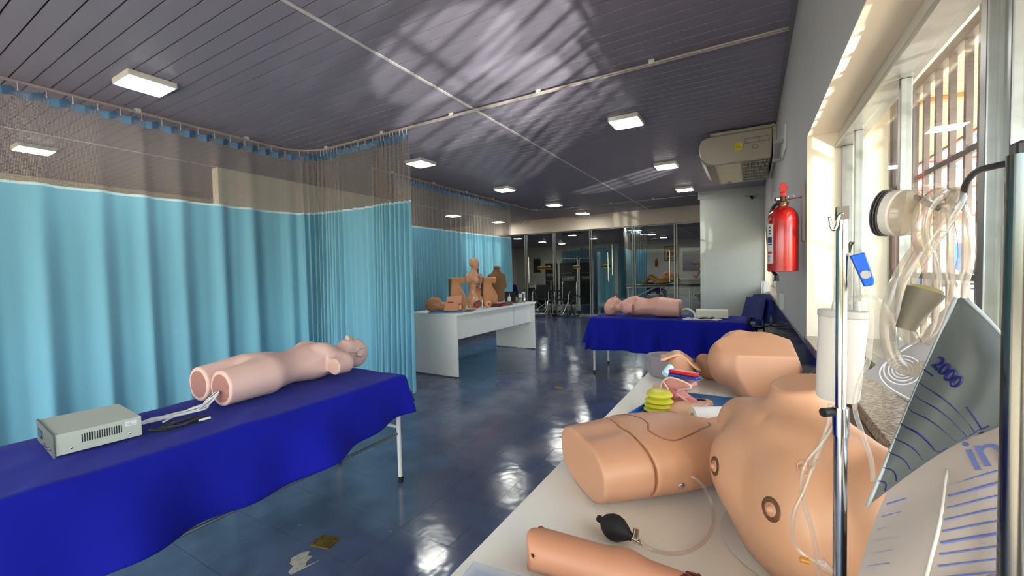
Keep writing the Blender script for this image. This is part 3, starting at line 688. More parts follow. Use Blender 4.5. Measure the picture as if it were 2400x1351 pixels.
# ---- control boxes
def control_box(label, loc, rot, w_, d_, h, col='b3b5a4', front='5c5f58'):
    t = thing('control_box', label, 'box', loc, rot); mb = M('box_paint_'+col, col, .45)
    MB().box((-w_/2, -d_/2+.006, .004), (w_/2, d_/2, h)).build('housing', mb, t, bevel=.002)
    MB().box((-w_/2-.004, -d_/2, 0), (w_/2+.004, -d_/2+.0055, h+.003)).build('front_panel', M('box_front_'+front, front, .5), t, bevel=.001)
    MB().box((-w_/2+.04, -d_/2-.002, h*.36), (-w_/2+.12, -d_/2-.0002, h*.72)).build('display', M('lcd_dark', '0b1014', .15), t)
    for i in range(6):
        x = w_/2-.145+i*.023; MB().cyl((x, -d_/2-.0002, h*.30), (x, -d_/2-.010, h*.33), .0035, .0028, n=8).build('switch', M('chrome'), t, smooth='auto')
    for i in range(17):
        y = -d_/2+d_*.30+i*.0065; MB().box((w_/2+.0002, y, h*.42), (w_/2+.0008, y+.0030, h*.80)).build('vent_slot', M('slot_dark', '15161a', .8), t)
    MB().box((w_/2+.0002, d_/2-.048, h*.66), (w_/2+.0007, d_/2-.014, h*.88)).build('label_sticker', M('sticker', 'dadad6', .5), t)
    for i in range(3): MB().box((w_/2+.0008, d_/2-.044, h*(.70+.05*i)), (w_/2+.0010, d_/2-.020-.006*i, h*(.70+.05*i)+.0012)).build('label_print', M('grey_ink', '77777c', .6), t)
    for y in (-d_/2+.045, d_/2-.036): MB().ell((w_/2+.0005, y, h*.28), (.0015, .004, .004), 10, 6).build('screw', M('chrome'), t, smooth=True)
    for s_ in (-1, 1):
        for j in (-1, 1): MB().cyl((s_*(w_/2-.03), j*(d_/2-.03), 0), (s_*(w_/2-.03), j*(d_/2-.03), .0045), .008, n=8).build('rubber_foot', m_blk, t)
    return t
control_box('grey-green metal control box with dark display front on the left blue bed', (-2.215, .552, .667), -.08, .305, .235, .078)
control_box('small cream control box behind the cables on the middle blue bed', (-.385, 5.30, .705), pi+.08, .33, .24, .085, 'd6d2bf', 'c9c5b4')
# ---- cables
m_cw = M('white_cable', 'd9d6d2', .4); m_cb = M('black_cable', '101012', .4)
def cable(name, label, strands, r, mat, extra=None, cat='cable', smoothn=8):
    c0 = strands[0][0]; t = thing(name, label, cat, tuple(map(float, c0)))
    for s_ in strands: MB().tube(spline(s_, smoothn), r, 7).build('strand', mat, t, smooth=True, world=True)
    return t
rr = random.Random(5); base_ = [(-2.12, .665, .69), (-2.13, .72, .688), (-2.15, .80, .683), (-2.14, .88, .684), (-2.16, .93, .70), (-2.165, .975, .735)]
st_ = []
for i in range(6):
    st_.append([(x+rr.uniform(-.018, .018)*(0 if k in (0, 5) else 1)+(i-3)*.006, y, z+rr.uniform(0, .012)) for k, (x, y, z) in enumerate(base_)])
st_.append([(-2.10, .74, .686), (-2.13, .80, .690), (-2.12, .90, .690), (-2.17, .93, .697), (-2.19, .88, .69), (-2.15, .82, .688)])
cb = cable('cable_bundle', 'bundle of white cables running from the grey box to the bald simulator', st_, .0042, m_cw)
MB().cyl((-2.165, .945, .722), (-2.165, .978, .742), .006, n=10).build('plug', M('chrome'), cb, world=True, smooth='auto')
c2 = []
for i in range(5):
    c2.append([(-2.05+rr.uniform(-.008,.008), .675, .684), (-2.03+rr.uniform(-.01,.01), .72+.01*i, .674), (-2.04+.01*i, .80, .677+.002*i), (-2.06, .84+.01*i, .68), (-2.07+.006*i, .77, .684), (-2.05, .71+.01*i, .679), (-2.02, .76, .677), (-2.015, .83, .676)])
cbk = cable('power_cord', 'black cord bunched beside the white cables on the left bed', c2, .0036, m_cb)
MB().cyl((-2.014, .83, .677), (-2.008, .872, .678), .0055, n=10).build('connector_tip', m_cw, cbk, world=True, smooth='auto')
c3 = [[(-.70, 5.23+dy, .79), (-.64, 5.22+dy, .80), (-.58, 5.2+dy, .77), (-.545, 5.16+dy, .72), (-.56, 5.10+dy*.5, .706), (-.50, 5.05, .706)] for dy in (0, .05, .09)]
c3 += [[(-.62, 5.06, .706), (-.66, 5.02, .706), (-.60, 4.99, .706), (-.55, 5.03, .706), (-.48, 5.0, .706), (-.40, 5.03, .706), (-.30, 5.0, .706)]]
cc = cable('cable_bundle', 'white cables looping from the rose simulator towards the cream box', c3, .0065, m_cw)
MB().ell((-.60, 5.02, .716), (.035, .025, .012), 12, 6).ell((-.31, 5.03, .713), (.05, .018, .010), 12, 6).build('connector', m_cw, cc, world=True, smooth=True)
cable('power_cord', 'small black cord lying before the cream control box', [[(-.50, 5.09, .708), (-.44, 5.07, .722), (-.40, 5.09, .712), (-.36, 5.08, .724), (-.33, 5.07, .71), (-.38, 5.05, .712), (-.45, 5.06, .709)]], .009, m_cb)
# ---- the pair of blue chairs by the right wall, one stacked into the other
m_chair = M('navy_plastic', '101c62', .45)
def chair(label, loc, rot, grp=None, mat=m_chair):
    t = thing('plastic_chair', label, 'chair', loc, rot, group=grp)
    MB().slab(lambda u, v: ((u-.5)*.43, (v-.5)*.42, .44+.02*math.cos((u-.5)*pi)*-1+.02-.02*max(0, v*2-1.6)), 8, 8, .012).build('seat', mat, t, smooth='auto')
    MB().slab(lambda u, v: ((u-.5)*(.43-.04*v), .215+.07*v+.03*(abs(u-.5)*2)**2*-1, .56+.29*v+.012*math.sin(pi*u)), 10, 6, .010).build('backrest', mat, t, smooth='auto')
    for s_ in (-1, 1):
        MB().tube(spline([(s_*.19, .16, .44), (s_*.20, .215, .47), (s_*.195, .24, .60)], 5), .010, 8).build('back_post', m_blk, t, smooth=True)
        MB().tube([(s_*.17, -.13, .435), (s_*.20, -.20, 0)], .010, 8).build('leg', m_blk, t); MB().tube([(s_*.17, .13, .435), (s_*.20, .23, 0)], .010, 8).build('leg', m_blk, t)
        MB().tube([(s_*.175, -.15, .425), (s_*.175, .15, .425)], .009, 8).build('seat_rail', m_blk, t)
    MB().box((-.19, .195, .47), (-.07, .212, .57)).box((.07, .195, .47), (.19, .212, .57)).build('back_joint', mat, t, bevel=.004)
    return t
ch = chair('blue plastic chair nearest the right wall, front one of the stacked pair', (-.14, 6.55, 0), -.95)
ch2 = copy_tree(ch, location=(-.055, 6.50, .045), label='blue plastic chair stacked behind the other, closer to the right wall')
# ============================================================= WHITE DESK AND THE MODELS ON IT
m_desk = M('white_laminate', 'eae8e3', .4, noise=.03, nscale=3); m_edge = M('laminate_edge', 'e2e0da', .4)
DX0, DX1, DY0, DY1, DZ = -3.86, -3.08, 3.99, 6.14, .785
dk = thing('desk', 'long white panel desk carrying torso models in front of the aqua curtain', 'desk', ((DX0+DX1)/2, (DY0+DY1)/2, 0))
MB().box((DX0, DY0, DZ-.027), (DX1, DY1, DZ)).build('desk_top', m_desk, dk, world=True, bevel=.003)
for y in (DY0+.012, DY1-.05): MB().box((DX0+.02, y, .012), (DX1-.012, y+.028, DZ-.0275)).build('side_panel', m_desk, dk, world=True, bevel=.002)
MB().box((DX1-.10, DY0+.041, .455), (DX1-.075, DY1-.051, DZ-.0275)).build('modesty_panel', m_desk, dk, world=True, bevel=.002)
MB().box((DX1-.0745, DY1-.62, .455), (DX1-.0735, DY1-.612, DZ-.028)).build('panel_joint', M('joint_grey', '9c9a96', .6), dk, world=True)
for y in (DY0+.026, DY1-.036):
    for x in (DX0+.06, DX1-.05): MB().cyl((x, y, 0), (x, y, .0118), .014, n=10).build('foot', m_blk, dk, world=True)
def s_poly(Q, poly):                               # signed distance to a 2-D polygon
    v = np.array(poly, float); n = len(v); d = np.full(Q.shape[:-1], 1e9); s = np.ones(Q.shape[:-1])
    for i in range(n):
        a = v[i]; b = v[i-1]; e = b-a; w = Q-a; t = np.clip((w@e)/(e@e), 0, 1); r = w-t[..., None]*e; d = np.minimum(d, (r**2).sum(-1))
        c1 = Q[..., 1] >= a[1]; c2 = Q[..., 1] < b[1]; c3 = e[0]*w[..., 1] > e[1]*w[..., 0]
        flip = (c1 & c2 & c3) | (~c1 & ~c2 & ~c3); s = np.where(flip, -s, s)
    return s*np.sqrt(d)
m_mod = M('model_skin_tan', 'c68a5f', .42, noise=.06, nscale=9); m_mod2 = M('model_skin_peach', 'd39a72', .38)
up_m = lambda a: (pi/2, 0, a)
# ---- anatomical torso with open front
an = thing('anatomical_torso', 'tall anatomical torso with head and open front showing organs, on the white desk', 'anatomy model', (-3.46, 4.93, DZ+.012), up_m(1.5), scale=.78)
R_ = 0
def fan(P):
    q = P+np.array([0, .14, .10]); d = torso_sdf(q, cut=.14, bust=.9)
    d = smax(d, -s_ell(q, (.015, .49, .215), (.085, .215, .085)), .006)
    d = smax(d, -s_ell(q, (.045, .80, .15), (.035, .085, .055)), .005)
    return d
iso('body', fan, (-.27, -.03, -.12), (.27, .93, .17), .0075, M('model_skin_gloss', 'cf9a7c', .25, coat=.4), an)
o_ = lambda x, y, z: (x, y-.14, z-.10)
cav = M('cavity_red', '5c1f18', .4); rib = M('rib_white', 'c9cdd6', .4); liv = M('liver_brown', '7a3a24', .3); gut = M('gut_orange', 'd99248', .35); mus = M('muscle_red', '8b3226', .35)
MB().ell(o_(.015, .48, .155), (.078, .20, .03), 18, 12).build('cavity', cav, an, smooth=True)
for i in range(5): MB().tube(spline([o_(-.05, .62-.028*i, .165), o_(-.01, .605-.028*i, .185), o_(.04, .615-.028*i, .178), o_(.075, .625-.028*i, .155)], 5), .006, 6).build('rib', rib, an, smooth=True)
MB().ell(o_(.0, .50, .165), (.062, .035, .030), 16, 8).build('liver', liv, an, smooth=True)
MB().ell(o_(.035, .49, .178), (.028, .030, .02), 14, 8).build('stomach', M('stomach_pink', 'c98a7c', .3), an, smooth=True)
g_ = []
for i in range(9):
    y = .455-.016*i; g_ += [o_(-.03 if i % 2 else .055, y, .170), o_(.055 if i % 2 else -.03, y-.005, .178)]
MB().tube(spline(g_, 5), .0115, 8).build('intestine', gut, an, smooth=True)
MB().tube(spline([o_(-.045, .36, .17), o_(-.052, .47, .172), o_(.01, .478, .182), o_(.072, .47, .170), o_(.07, .35, .17), o_(.02, .305, .17)], 6), .012, 8).build('colon', M('colon_brown', 'a8643a', .35), an, smooth=True)
MB().ell(o_(.045, .80, .130), (.026, .075, .03), 12, 8).build('neck_muscle', mus, an, smooth=True)
MB().tube(spline([o_(.05, .86, .155), o_(.045, .80, .163), o_(.03, .73, .155)], 5), .006, 6).build('neck_vessel', M('vessel_blue', '3b4f8a', .4), an, smooth=True)
MB().ell(o_(.0, .19, .215), (.045, .035, .035), 14, 8).build('bladder', M('bladder_red', 'a4463a', .35), an, smooth=True)
iso('breast_cover', lambda P: smax(s_ell(P, o_(-.075, .625, .20), (.065, .070, .045)), -(P[..., 2]-o_(0, 0, .185)[2]), .004), (-.17, .38, .05), (.02, .60, .18), .006, M('model_skin_gloss'), an)
# base board
MB().box((-.15, -.012, -.13), (.15, -.001, .14)).build('base_board', M('base_white', 'd9d6cf', .4), an, bevel=.003)
# ---- two cut torsos with a thigh block at the top and a flat back
prof = [(-.085, 0), (.10, 0), (.125, .06), (.13, .15), (.105, .21), (.07, .27), (.045, .33), (.045, .345), (.105, .345), (.115, .425), (-.07, .43), (-.075, .33), (-.085, .25)]
def fhalf(P): 
    d2 = s_poly(P[..., :2], prof)+.018; w_ = .105+.015*np.sin(P[..., 1]*14); dz = np.abs(P[..., 2])-w_+.03
    d = np.minimum(np.maximum(d2, dz), 0)+np.hypot(np.maximum(d2, 0), np.maximum(dz, 0))-.024
    d = smax(d, -s_ell(P, (.115, .075, .02), (.03, .06, .05)), .01); d = smin(d, s_ell(P, (.10, .06, .02), (.035, .045, .04)), .008)
    return d
def half(label, x, y, a, k, m):
    t = thing('injection_torso', label, 'anatomy model', (x, y, DZ+.004), up_m(a), scale=k)
    iso('body', fhalf, (-.11, -.02, -.13), (.15, .46, .13), .008, m, t)
    MB().box((-.096, .0, -.09), (-.084, .42, .09)).build('back_board', M('back_board_dark', '4a4038', .5), t, bevel=.004)
    seam(fhalf, [(.02, .28, .12), (.07, .22, .115), (.09, .14, .12), (.05, .10, .13), (.03, .16, .125)], .0016, 'seam_line', M('model_seam', '8a5836', .6), t)
    return t
half('tan cut torso with flat back standing behind the lying head on the desk', -3.48, 4.52, .75, 1.0, m_mod)
half('tan cut torso with flat back standing between the organ torso and the brown torso', -3.40, 5.18, .75, .98, m_mod)
# ---- plain brown torso with neck cap
br = thing('torso_form', 'plain matt brown headless torso at the far end of the desk', 'mannequin', (-3.50, 5.60, DZ+.004), up_m(.9), scale=.78)
def fbr(P):
    q = P+np.array([0, .14, .10]); X = np.abs(q[..., 0]); s = np.stack([X, q[..., 1], q[..., 2]], -1)
    d = s_ell(q, (0, .60, .10), (.175, .20, .115)); d = smin(d, s_ell(q, (0, .34, .10), (.165, .24, .105)), .08)
    d = smin(d, s_cap(q, (0, .75, .10), (0, .865, .10), .075, .058), .05); d = smin(d, s_box(q, (0, .865, .13), (.055, .012, .075), .008), .01)
    d = smax(d, .14-q[..., 1], .004); return smin(d, s_cap(s, (.14, .69, .10), (.165, .50, .10), .05, .055), .05)
iso('body', fbr, (-.25, -.02, -.14), (.25, .76, .14), .008, M('brown_foam', '7a5837', .75), br)
MB().box((-.13, -.003, -.11), (.13, .035, .115)).build('base_ring', M('base_cream', 'cdb99c', .6), br, bevel=.01)
# ---- head trainer lying on a blue tray with its chest flaps open
ty = thing('tray', 'blue plastic tray under the lying head trainer on the desk end', 'tray', (-3.36, 4.14, DZ), .60)
MB().box((-.21, -.11, 0), (.21, .11, .008)).build('tray_base', M('tray_blue', '3c86c4', .4), ty, bevel=.003)
for a in (((-.21,-.11,.008),(.21,-.103,.018)), ((-.21,.103,.008),(.21,.11,.018))): MB().box(*a).build('tray_rim', M('tray_blue'), ty, bevel=.002)
hd = thing('airway_trainer', 'tan head trainer lying face up with open brown chest flaps on the desk end', 'mannequin', (-3.50, 4.06, DZ+.019), .55)
HM = lambda P: np.stack([P[..., 1], -P[..., 0], P[..., 2]], -1)
def fhd(P):
    q = HM(P); d = head_sdf(q, (0, .0, .092), k=.93); return smax(smin(d, s_cap(q, (0, -.08, .055), (0, -.18, .055), .05, .062), .03), q[..., 1]*-1-.17, .003)
iso('head', fhd, (-.14, -.12, -.02), (.21, .12, .22), .006, M('model_skin_dark', 'b07c58', .4), hd)
m_flap = M('flap_tan', 'b9784f', .5); m_ins = M('inside_dark', '3b1a12', .5)
MB().slab(lambda u, v: (.15+.22*u, -.12+.24*v, .01+.06*math.sin(pi*v)+.02*u), 6, 10, .006).build('chest_shell', m_flap, hd, smooth='auto')
MB().slab(lambda u, v: (.17+.19*u, -.05+.12*v+.02*u, .075+.10*v+.02*u), 5, 5, .006).build('chest_flap', m_flap, hd, smooth='auto')
MB().slab(lambda u, v: (.16+.17*u, -.14+.10*v, .015+.09*v), 5, 5, .006).build('chest_flap', m_flap, hd, smooth='auto')
MB().ell((.24, .0, .075), (.075, .055, .028), 14, 8).build('inner_lung', m_ins, hd, smooth=True)
MB().tube(spline([(.16, .02, .09), (.22, -.02, .11), (.28, .01, .10), (.33, -.03, .08)], 5), .010, 8).build('airway_tube', M('tube_brown', '8a3a24', .4), hd, smooth=True)
# ---- small things on the desk
def small(name, label, cat, x, y, rot=0, group=None): return thing(name, label, cat, (x, y, DZ), rot, group)
t = small('base_plate_stand', 'pale blue plastic stand with an upright fin beside the small red organ', 'stand', -3.19, 4.72, .5)
MB().box((-.04, -.16, .0), (.04, .16, .010)).build('base', M('pale_blue_plastic', 'b9c9dc', .4), t, bevel=.003)
MB().prism([(-.018, .010), (.018, .010), (.008, .12), (-.008, .12)], lambda a, b: (-.006, a, b), lambda a, b: (.006, a, b)).build('fin', M('pale_blue_plastic'), t, bevel=.002)
t = small('instrument_tray', 'shallow steel tray of small instruments at the front of the desk', 'tray', -3.20, 4.42, .45)
MB().box((-.07, -.16, 0), (.07, .16, .004)).build('tray_base', M('steel', 'b9bab8', .25, metal=.9), t, bevel=.002)
for i in range(7): MB().bar((-.05+.012*i, -.10+.02*(i % 3), .0075), (-.03+.012*i, .09+.01*(i % 2), .0075), .004, .003).build('instrument', M('steel_dark', '5d6266', .3, metal=.8), t)
t = small('organ_model', 'small red heart-like organ model in front of the organ torso', 'anatomy model', -3.35, 4.82)
MB().ell((0, 0, .045), (.045, .055, .045), 16, 10).build('organ_body', M('organ_red', '9c4234', .35), t, smooth=True); MB().tube(spline([(0, .02, .08), (.01, .04, .10), (.0, .07, .095)], 4), .010, 8).build('vessel', M('vessel_blue'), t, smooth=True)
t = small('organ_model', 'round peach pad model leaning on the second cut torso', 'anatomy model', -3.25, 4.95, .7)
iso('pad', lambda P: s_ell(P, (0, 0, .055), (.05, .03, .056)), (-.06, -.04, -.005), (.06, .04, .12), .006, m_mod2, t); MB().ell((.01, -.028, .05), (.018, .006, .020), 12, 8).build('raised_ring', M('model_seam'), t, smooth=True)
t = small('case', 'dark red case lying at the desk edge', 'case', -3.18, 5.12, .12)
MB().box((-.045, -.105, 0), (.045, .105, .050)).build('case_body', M('maroon', '4d1620', .5), t, bevel=.004); MB().cyl((.045, -.02, .022), (.050, -.02, .022), .010, n=12).build('clasp', M('chrome'), t)
t = small('case', 'grey case with red ends lying behind the dark red one', 'case', -3.18, 5.37, .12)
MB().box((-.045, -.10, 0), (.045, .10, .048)).build('case_body', M('slate', '4c5258', .5), t, bevel=.004)
for s_ in (-1, 1): MB().box((-.046, s_*.10-.012, 0), (.046, s_*.10+.012, .050)).build('case_end', M('red_plastic', 'a32b34', .5), t, bevel=.003)
t = small('squeeze_bottle', 'small white squeeze bottle with a pointed tip standing on the desk', 'bottle', -3.32, 5.68)
MB().lathe([(.001, 0), (.027, 0), (.029, .004), (.029, .085), (.024, .105), (.010, .112)], n=20).build('bottle_body', M('milk_plastic', 'c4ccd0', .35), t, smooth='auto'); MB().lathe([(.010, .112), (.009, .125), (.003, .165), (.001, .166)], n=14).build('nozzle', M('white_plastic'), t, smooth='auto')
t = small('bin', 'black round-cornered bin behind the squeeze bottle on the desk', 'bin', -3.45, 5.93)
b = MB()
b.lathe([(.088, 0), (.10, .17), (.103, .175), (.097, .175), (.085, .01)], n=28).build('bin_body', M('black_plastic', '17171a', .4), t, smooth='auto')
t = small('sunglasses', 'black spectacles lying on the desk before the black bin', 'glasses', -3.24, 5.72, .3)
for s_ in (-1, 1):
    MB().tube([(.03*math.cos(a)*.9, s_*.035+.026*math.sin(a), .008) for a in np.linspace(0, 2*pi, 16)[:-1]], .003, 6, closed=True).build('lens_rim', m_blk, t, smooth=True); MB().tube([(.0, s_*.062, .01), (-.09, s_*.058, .008)], .0025, 6).build('temple', m_blk, t)
MB().tube([(.02, -.010, .012), (.02, .010, .012)], .003, 6).build('bridge', m_blk, t)
def jar(label, x, y, r, h, mat, lid=None, group=None, lh=.03):
    t = small('jar', label, 'jar', x, y); MB().lathe([(.001, 0), (r*.95, 0), (r, .006), (r, h*.85), (r*.8, h), (r*.72, h), (r*.9, h*.82), (r*.9, .008), (.001, .006)], n=22).build('jar_body', mat, t, smooth='auto')
    if lid: MB().cyl((0, 0, h+.0005), (0, 0, h+lh), r*.85, n=20).build('lid', lid, t, bevel=.002, smooth='auto')
    return t
m_jar = M('amber_glass', '7d684a', .15, coat=.5); m_cl = M('clear_plastic', 'c8cdca', .1, trans=.85)
jar('small amber jar left of the white capped jar', -3.30, 5.88, .026, .085, m_jar); jar('clear jar with a large white cap near the desk end', -3.22, 5.86, .034, .085, m_cl, M('white_plastic'), lh=.06)
jar('tall clear plastic bottle at the far end of the desk', -3.27, 6.06, .035, .135, m_cl, M('white_plastic')); jar('short steel cup between the clear jars', -3.17, 5.90, .022, .08, M('chrome'))
# ============================================================= FLOOR BITS
t = MB().box((-.045, -.035, 0), (.045, .035, .004)).build('floor_plate', M('brass_plate', '8a6a22', .45, metal=.5, noise=.4, nscale=60), bevel=.001, label='brass cover plate set in the floor in front of the left bed', cat='floor plate'); t.location = (-1.765, 1.222, .0003); t.rotation_euler = (0, 0, .25); t.scale = (1.2, 1.2, 1)
for i, (a, b) in enumerate(((-.03,-.02),(.03,.02),(-.03,.02),(.03,-.02))): MB().cyl((a, b, .0041), (a, b, .0052), .003, n=8).build('screw', m_blk, t)
t = MB().box((-.05, -.04, 0), (.05, .04, .004)).build('floor_plate', M('brass_plate'), bevel=.001, label='small brass cover plate in the floor between the desk and the middle bed', cat='floor plate'); t.location = (-1.815, 4.137, .0003)
sc = [(-.06,.012),(-.035,.045),(-.01,.052),(.0,.03),(.022,.028),(.018,.0),(.03,-.018),(.062,.004),(.066,.010),(.03,-.030),(.0,-.058),(-.018,-.050),(-.022,-.020),(-.045,-.012)]
t = MB().prism(sc, lambda a, b: (a*.8, b, 0), lambda a, b: (a*.8, b, .0015)).build('paper_scrap', M('torn_paper', 'b9b4a2', .8, noise=.3, nscale=60), label='torn off-white patch stuck on the floor beside the brass plate', cat='paper'); t.location = (-1.735, 1.085, .0004); t.rotation_euler = (0, 0, .4); t.scale = (1.35, 1.35, 1)
# ============================================================= RIGHT WALL FITTINGS
m_ac = M('aged_white_plastic', 'a39c8f', .4, noise=.05, nscale=6); m_ac2 = M('ac_front', 'b8ad90', .4)
ac = thing('air_conditioner', 'bulky cream ceiling air conditioner on the right wall with yellow sticker', 'air conditioner', (-.14, 6.03, 2.47))
pf = [(-.50, 2.77), (-.515, 2.72), (-.525, 2.66), (-.505, 2.57), (-.45, 2.505), (-.36, 2.472), (.19, 2.472), (.205, 2.49), (.215, 2.80), (-.43, 2.80)]
MB().prism(pf, lambda a, b: (a, 5.40, b), lambda a, b: (a, 6.66, b)).build('casing', m_ac, ac, world=True, bevel=.014, segs=3)
MB().box((-.40, 5.36, 2.795), (.235, 6.70, 2.825)).build('mount_plate', m_ac, ac, world=True, bevel=.006)
MB().box((.217, 5.38, 2.47), (.246, 6.68, 2.82)).build('wall_bracket', m_ac, ac, world=True)
MB().box((-.345, 5.43, 2.462), (-.09, 6.62, 2.4715)).build('front_cover', m_ac2, ac, world=True, bevel=.003)
for s_ in range(2): pass
MB().prism([(-.502, 2.565), (-.455, 2.51), (-.37, 2.478), (-.372, 2.468), (-.46, 2.497), (-.512, 2.558)], lambda a, b: (a, 5.46, b), lambda a, b: (a, 6.60, b)).build('outlet_louver', M('louver', '8c7f6c', .4), ac, world=True)
gr = MB().box((-.085, 5.44, 2.4705), (.185, 6.62, 2.4722)).build('grille_back', M('grille_dark', '2a2018', .7), ac, world=True)
for i in range(22): MB().box((-.082+.0122*i, 5.44, 2.460), (-.0775+.0122*i, 6.62, 2.470)).build('grille_slat', m_ac2, ac, world=True)
for i in range(7): MB().box((-.085, 5.445+.19*i, 2.458), (.185, 5.460+.19*i, 2.4605)).build('grille_rib', m_ac2, ac, world=True)
MB().box((-.15, 5.392, 2.600), (-.075, 5.3955, 2.685)).build('yellow_sticker', M('yellow_sticker', 'c6c02c', .5), ac, world=True)
for i in range(5): MB().box((-.142, 5.3905, 2.612+.014*i), (-.085-.01*(i % 2), 5.3918, 2.616+.014*i)).build('sticker_print', M('sticker_ink', '7d7a1c', .6), ac, world=True)
ln = M('panel_line', '4d4942', .6)
for a in (((-.05,5.392,2.715),(.19,5.3945,2.718)), ((-.05,5.392,2.665),(.19,5.3945,2.668)), ((-.05,5.392,2.665),(-.047,5.3945,2.718)), ((.085,5.392,2.665),(.088,5.3945,2.718))): MB().box(*a).build('panel_line', ln, ac, world=True)
MB().tube([(.05+.024*math.cos(a), 5.394, 2.615+.024*math.sin(a)) for a in np.linspace(0, 2*pi, 24)[:-1]], .0018, 5, closed=True).build('knockout_ring', ln, ac, world=True)
MB().box((-.27, 6.50, 2.459), (-.22, 6.56, 2.4618)).build('badge', M('badge_dark', '44506a', .4), ac, world=True)
# ---- emergency lamp on the wall
em = thing('emergency_light', 'clear emergency lamp on a white plate near the air conditioner', 'emergency light', (WX, 4.15, 2.29))
MB().prism([(3.92, 2.395), (4.02, 2.40), (4.20, 2.33), (4.45, 2.215), (4.40, 2.205), (3.92, 2.20)], lambda a, b: (WX-.010, a, b), lambda a, b: (WX-.0005, a, b)).build('wall_plate', M('plate_white', 'cfccca', .4), em, world=True, bevel=.002)
for k in range(3): MB().cyl((WX-.03-.014*k, 4.16, 2.315), (WX-.03-.014*k, 4.42, 2.235), .011, n=10).build('light_tube', M('clear_plastic'), em, world=True, smooth='auto')
MB().box((WX-.075, 4.135, 2.300), (WX-.011, 4.160, 2.335)).box((WX-.075, 4.425, 2.215), (WX-.011, 4.450, 2.250)).build('tube_holder', M('holder_grey', '8f8f8d', .4), em, world=True, bevel=.002)
# ---- fire extinguisher on its bracket
ex = thing('fire_extinguisher', 'large red fire extinguisher hung on the wall between the two windows', 'fire extinguisher', (.152, 2.65, 1.246))
m_red = M('extinguisher_red', 'a50f0a', .22, coat=.6); m_redd = M('valve_red', '9c1714', .4); m_br = M('brass_dark', '5b4330', .35, metal=.7)
MB().lathe([(.001, .0), (.066, 0), (.0705, .004), (.071, .012), (.071, .275), (.066, .305), (.050, .330), (.030, .343), (.022, .346), (.022, .352)], n=40).build('cylinder', m_red, ex, smooth='auto')
MB().lathe([(.024, .350), (.026, .356), (.026, .368), (.018, .372), (.014, .392), (.014, .40)], n=18).build('valve', m_br, ex, smooth='auto')
MB().obox((0, 0, .408), (.026, .05, .022), np.eye(3)).build('valve_body', m_redd, ex, bevel=.004)
MB().prism([(-.014, .418), (.016, .418), (.020, .440), (.012, .47), (-.012, .472), (-.016, .445)], lambda a, b: (a, -.010, b), lambda a, b: (a, .010, b)).build('grip', m_redd, ex, bevel=.003)
MB().prism([(.018, .43), (.026, .455), (.022, .45), (.014, .425)], lambda a, b: (a, -.007, b), lambda a, b: (a, .007, b)).build('trigger', m_redd, ex)
MB().tube([(.036+.014*math.cos(a), -.012, .392+.010*math.sin(a)) for a in np.linspace(0, 2*pi, 16)[:-1]], .0015, 5, closed=True).build('safety_ring', M('steel'), ex)
MB().cyl((-.018, -.012, .385), (-.034, -.02, .385), .011, n=14).build('gauge', M('chrome'), ex, smooth='auto')
MB().tube(spline([(-.014, .01, .375), (-.045, .03, .345), (-.064, .050, .26), (-.064, .052, .14), (-.05, .045, .02), (-.03, .0, -.02), (-.030, -.02, -.03)], 6), .0085, 9).build('hose', m_blk, ex, smooth=True)
MB().lathe([(.010, -.03), (.012, -.055), (.015, -.06), (.001, -.06)], c=(-.030, -.025, .01), n=14).build('nozzle', m_blk, ex, smooth='auto')
MB().tube([(-.03, 0, .428), (-.072, -.005, .432)], .0012, 5).build('seal_wire', m_redd, ex)
# printed label wrapped on the left of the cylinder
lab = MB().grid(lambda u, v: (.0716*math.cos(pi*1.12+u*.75-.25), .0716*math.sin(pi*1.12+u*.75-.25), .045+.21*v), 8, 1); lab.build('label_sheet', M('label_white', 'd8d3cd', .5), ex, smooth=True)
def cyl_patch(u0, u1, z0, z1, mat, nm='label_mark'):
    MB().grid(lambda u, v: (.0719*math.cos(pi*1.12-.25+.75*(u0+(u1-u0)*u)), .0719*math.sin(pi*1.12-.25+.75*(u0+(u1-u0)*u)), z0+(z1-z0)*v), 3, 1).build(nm, mat, ex, smooth=True)
m_ink = M('label_ink', '2a2530', .6)
cyl_patch(.15, .85, .155, .185, M('label_blue', '27305e', .5)); cyl_patch(.15, .85, .143, .149, m_ink); cyl_patch(.2, .85, .095, .108, M('label_red', 'b2383a', .5))
for k in range(7): cyl_patch(.15, .55+.05*(k % 3), .052+.0055*k, .0545+.0055*k, m_ink)
for k in range(3): cyl_patch(.4, .7, .20+.016*k, .208+.016*k, m_ink)
bk = thing('extinguisher_bracket', 'red hook bracket on a pale plate holding the large extinguisher', 'bracket', (WX, 2.66, 1.60))
MB().tube(spline([(.168, 2.65, 1.626), (.20, 2.66, 1.632), (.235, 2.67, 1.636), (.240, 2.672, 1.66), (.2405, 2.672, 1.71)], 5), .0028, 7).build('hook', m_redd, bk, world=True, smooth=True)
MB().box((.236, 2.645, 1.405), (.249, 2.715, 1.72)).build('back_plate', M('plate_beige', '9c8f88', .5), bk, world=True, bevel=.002)
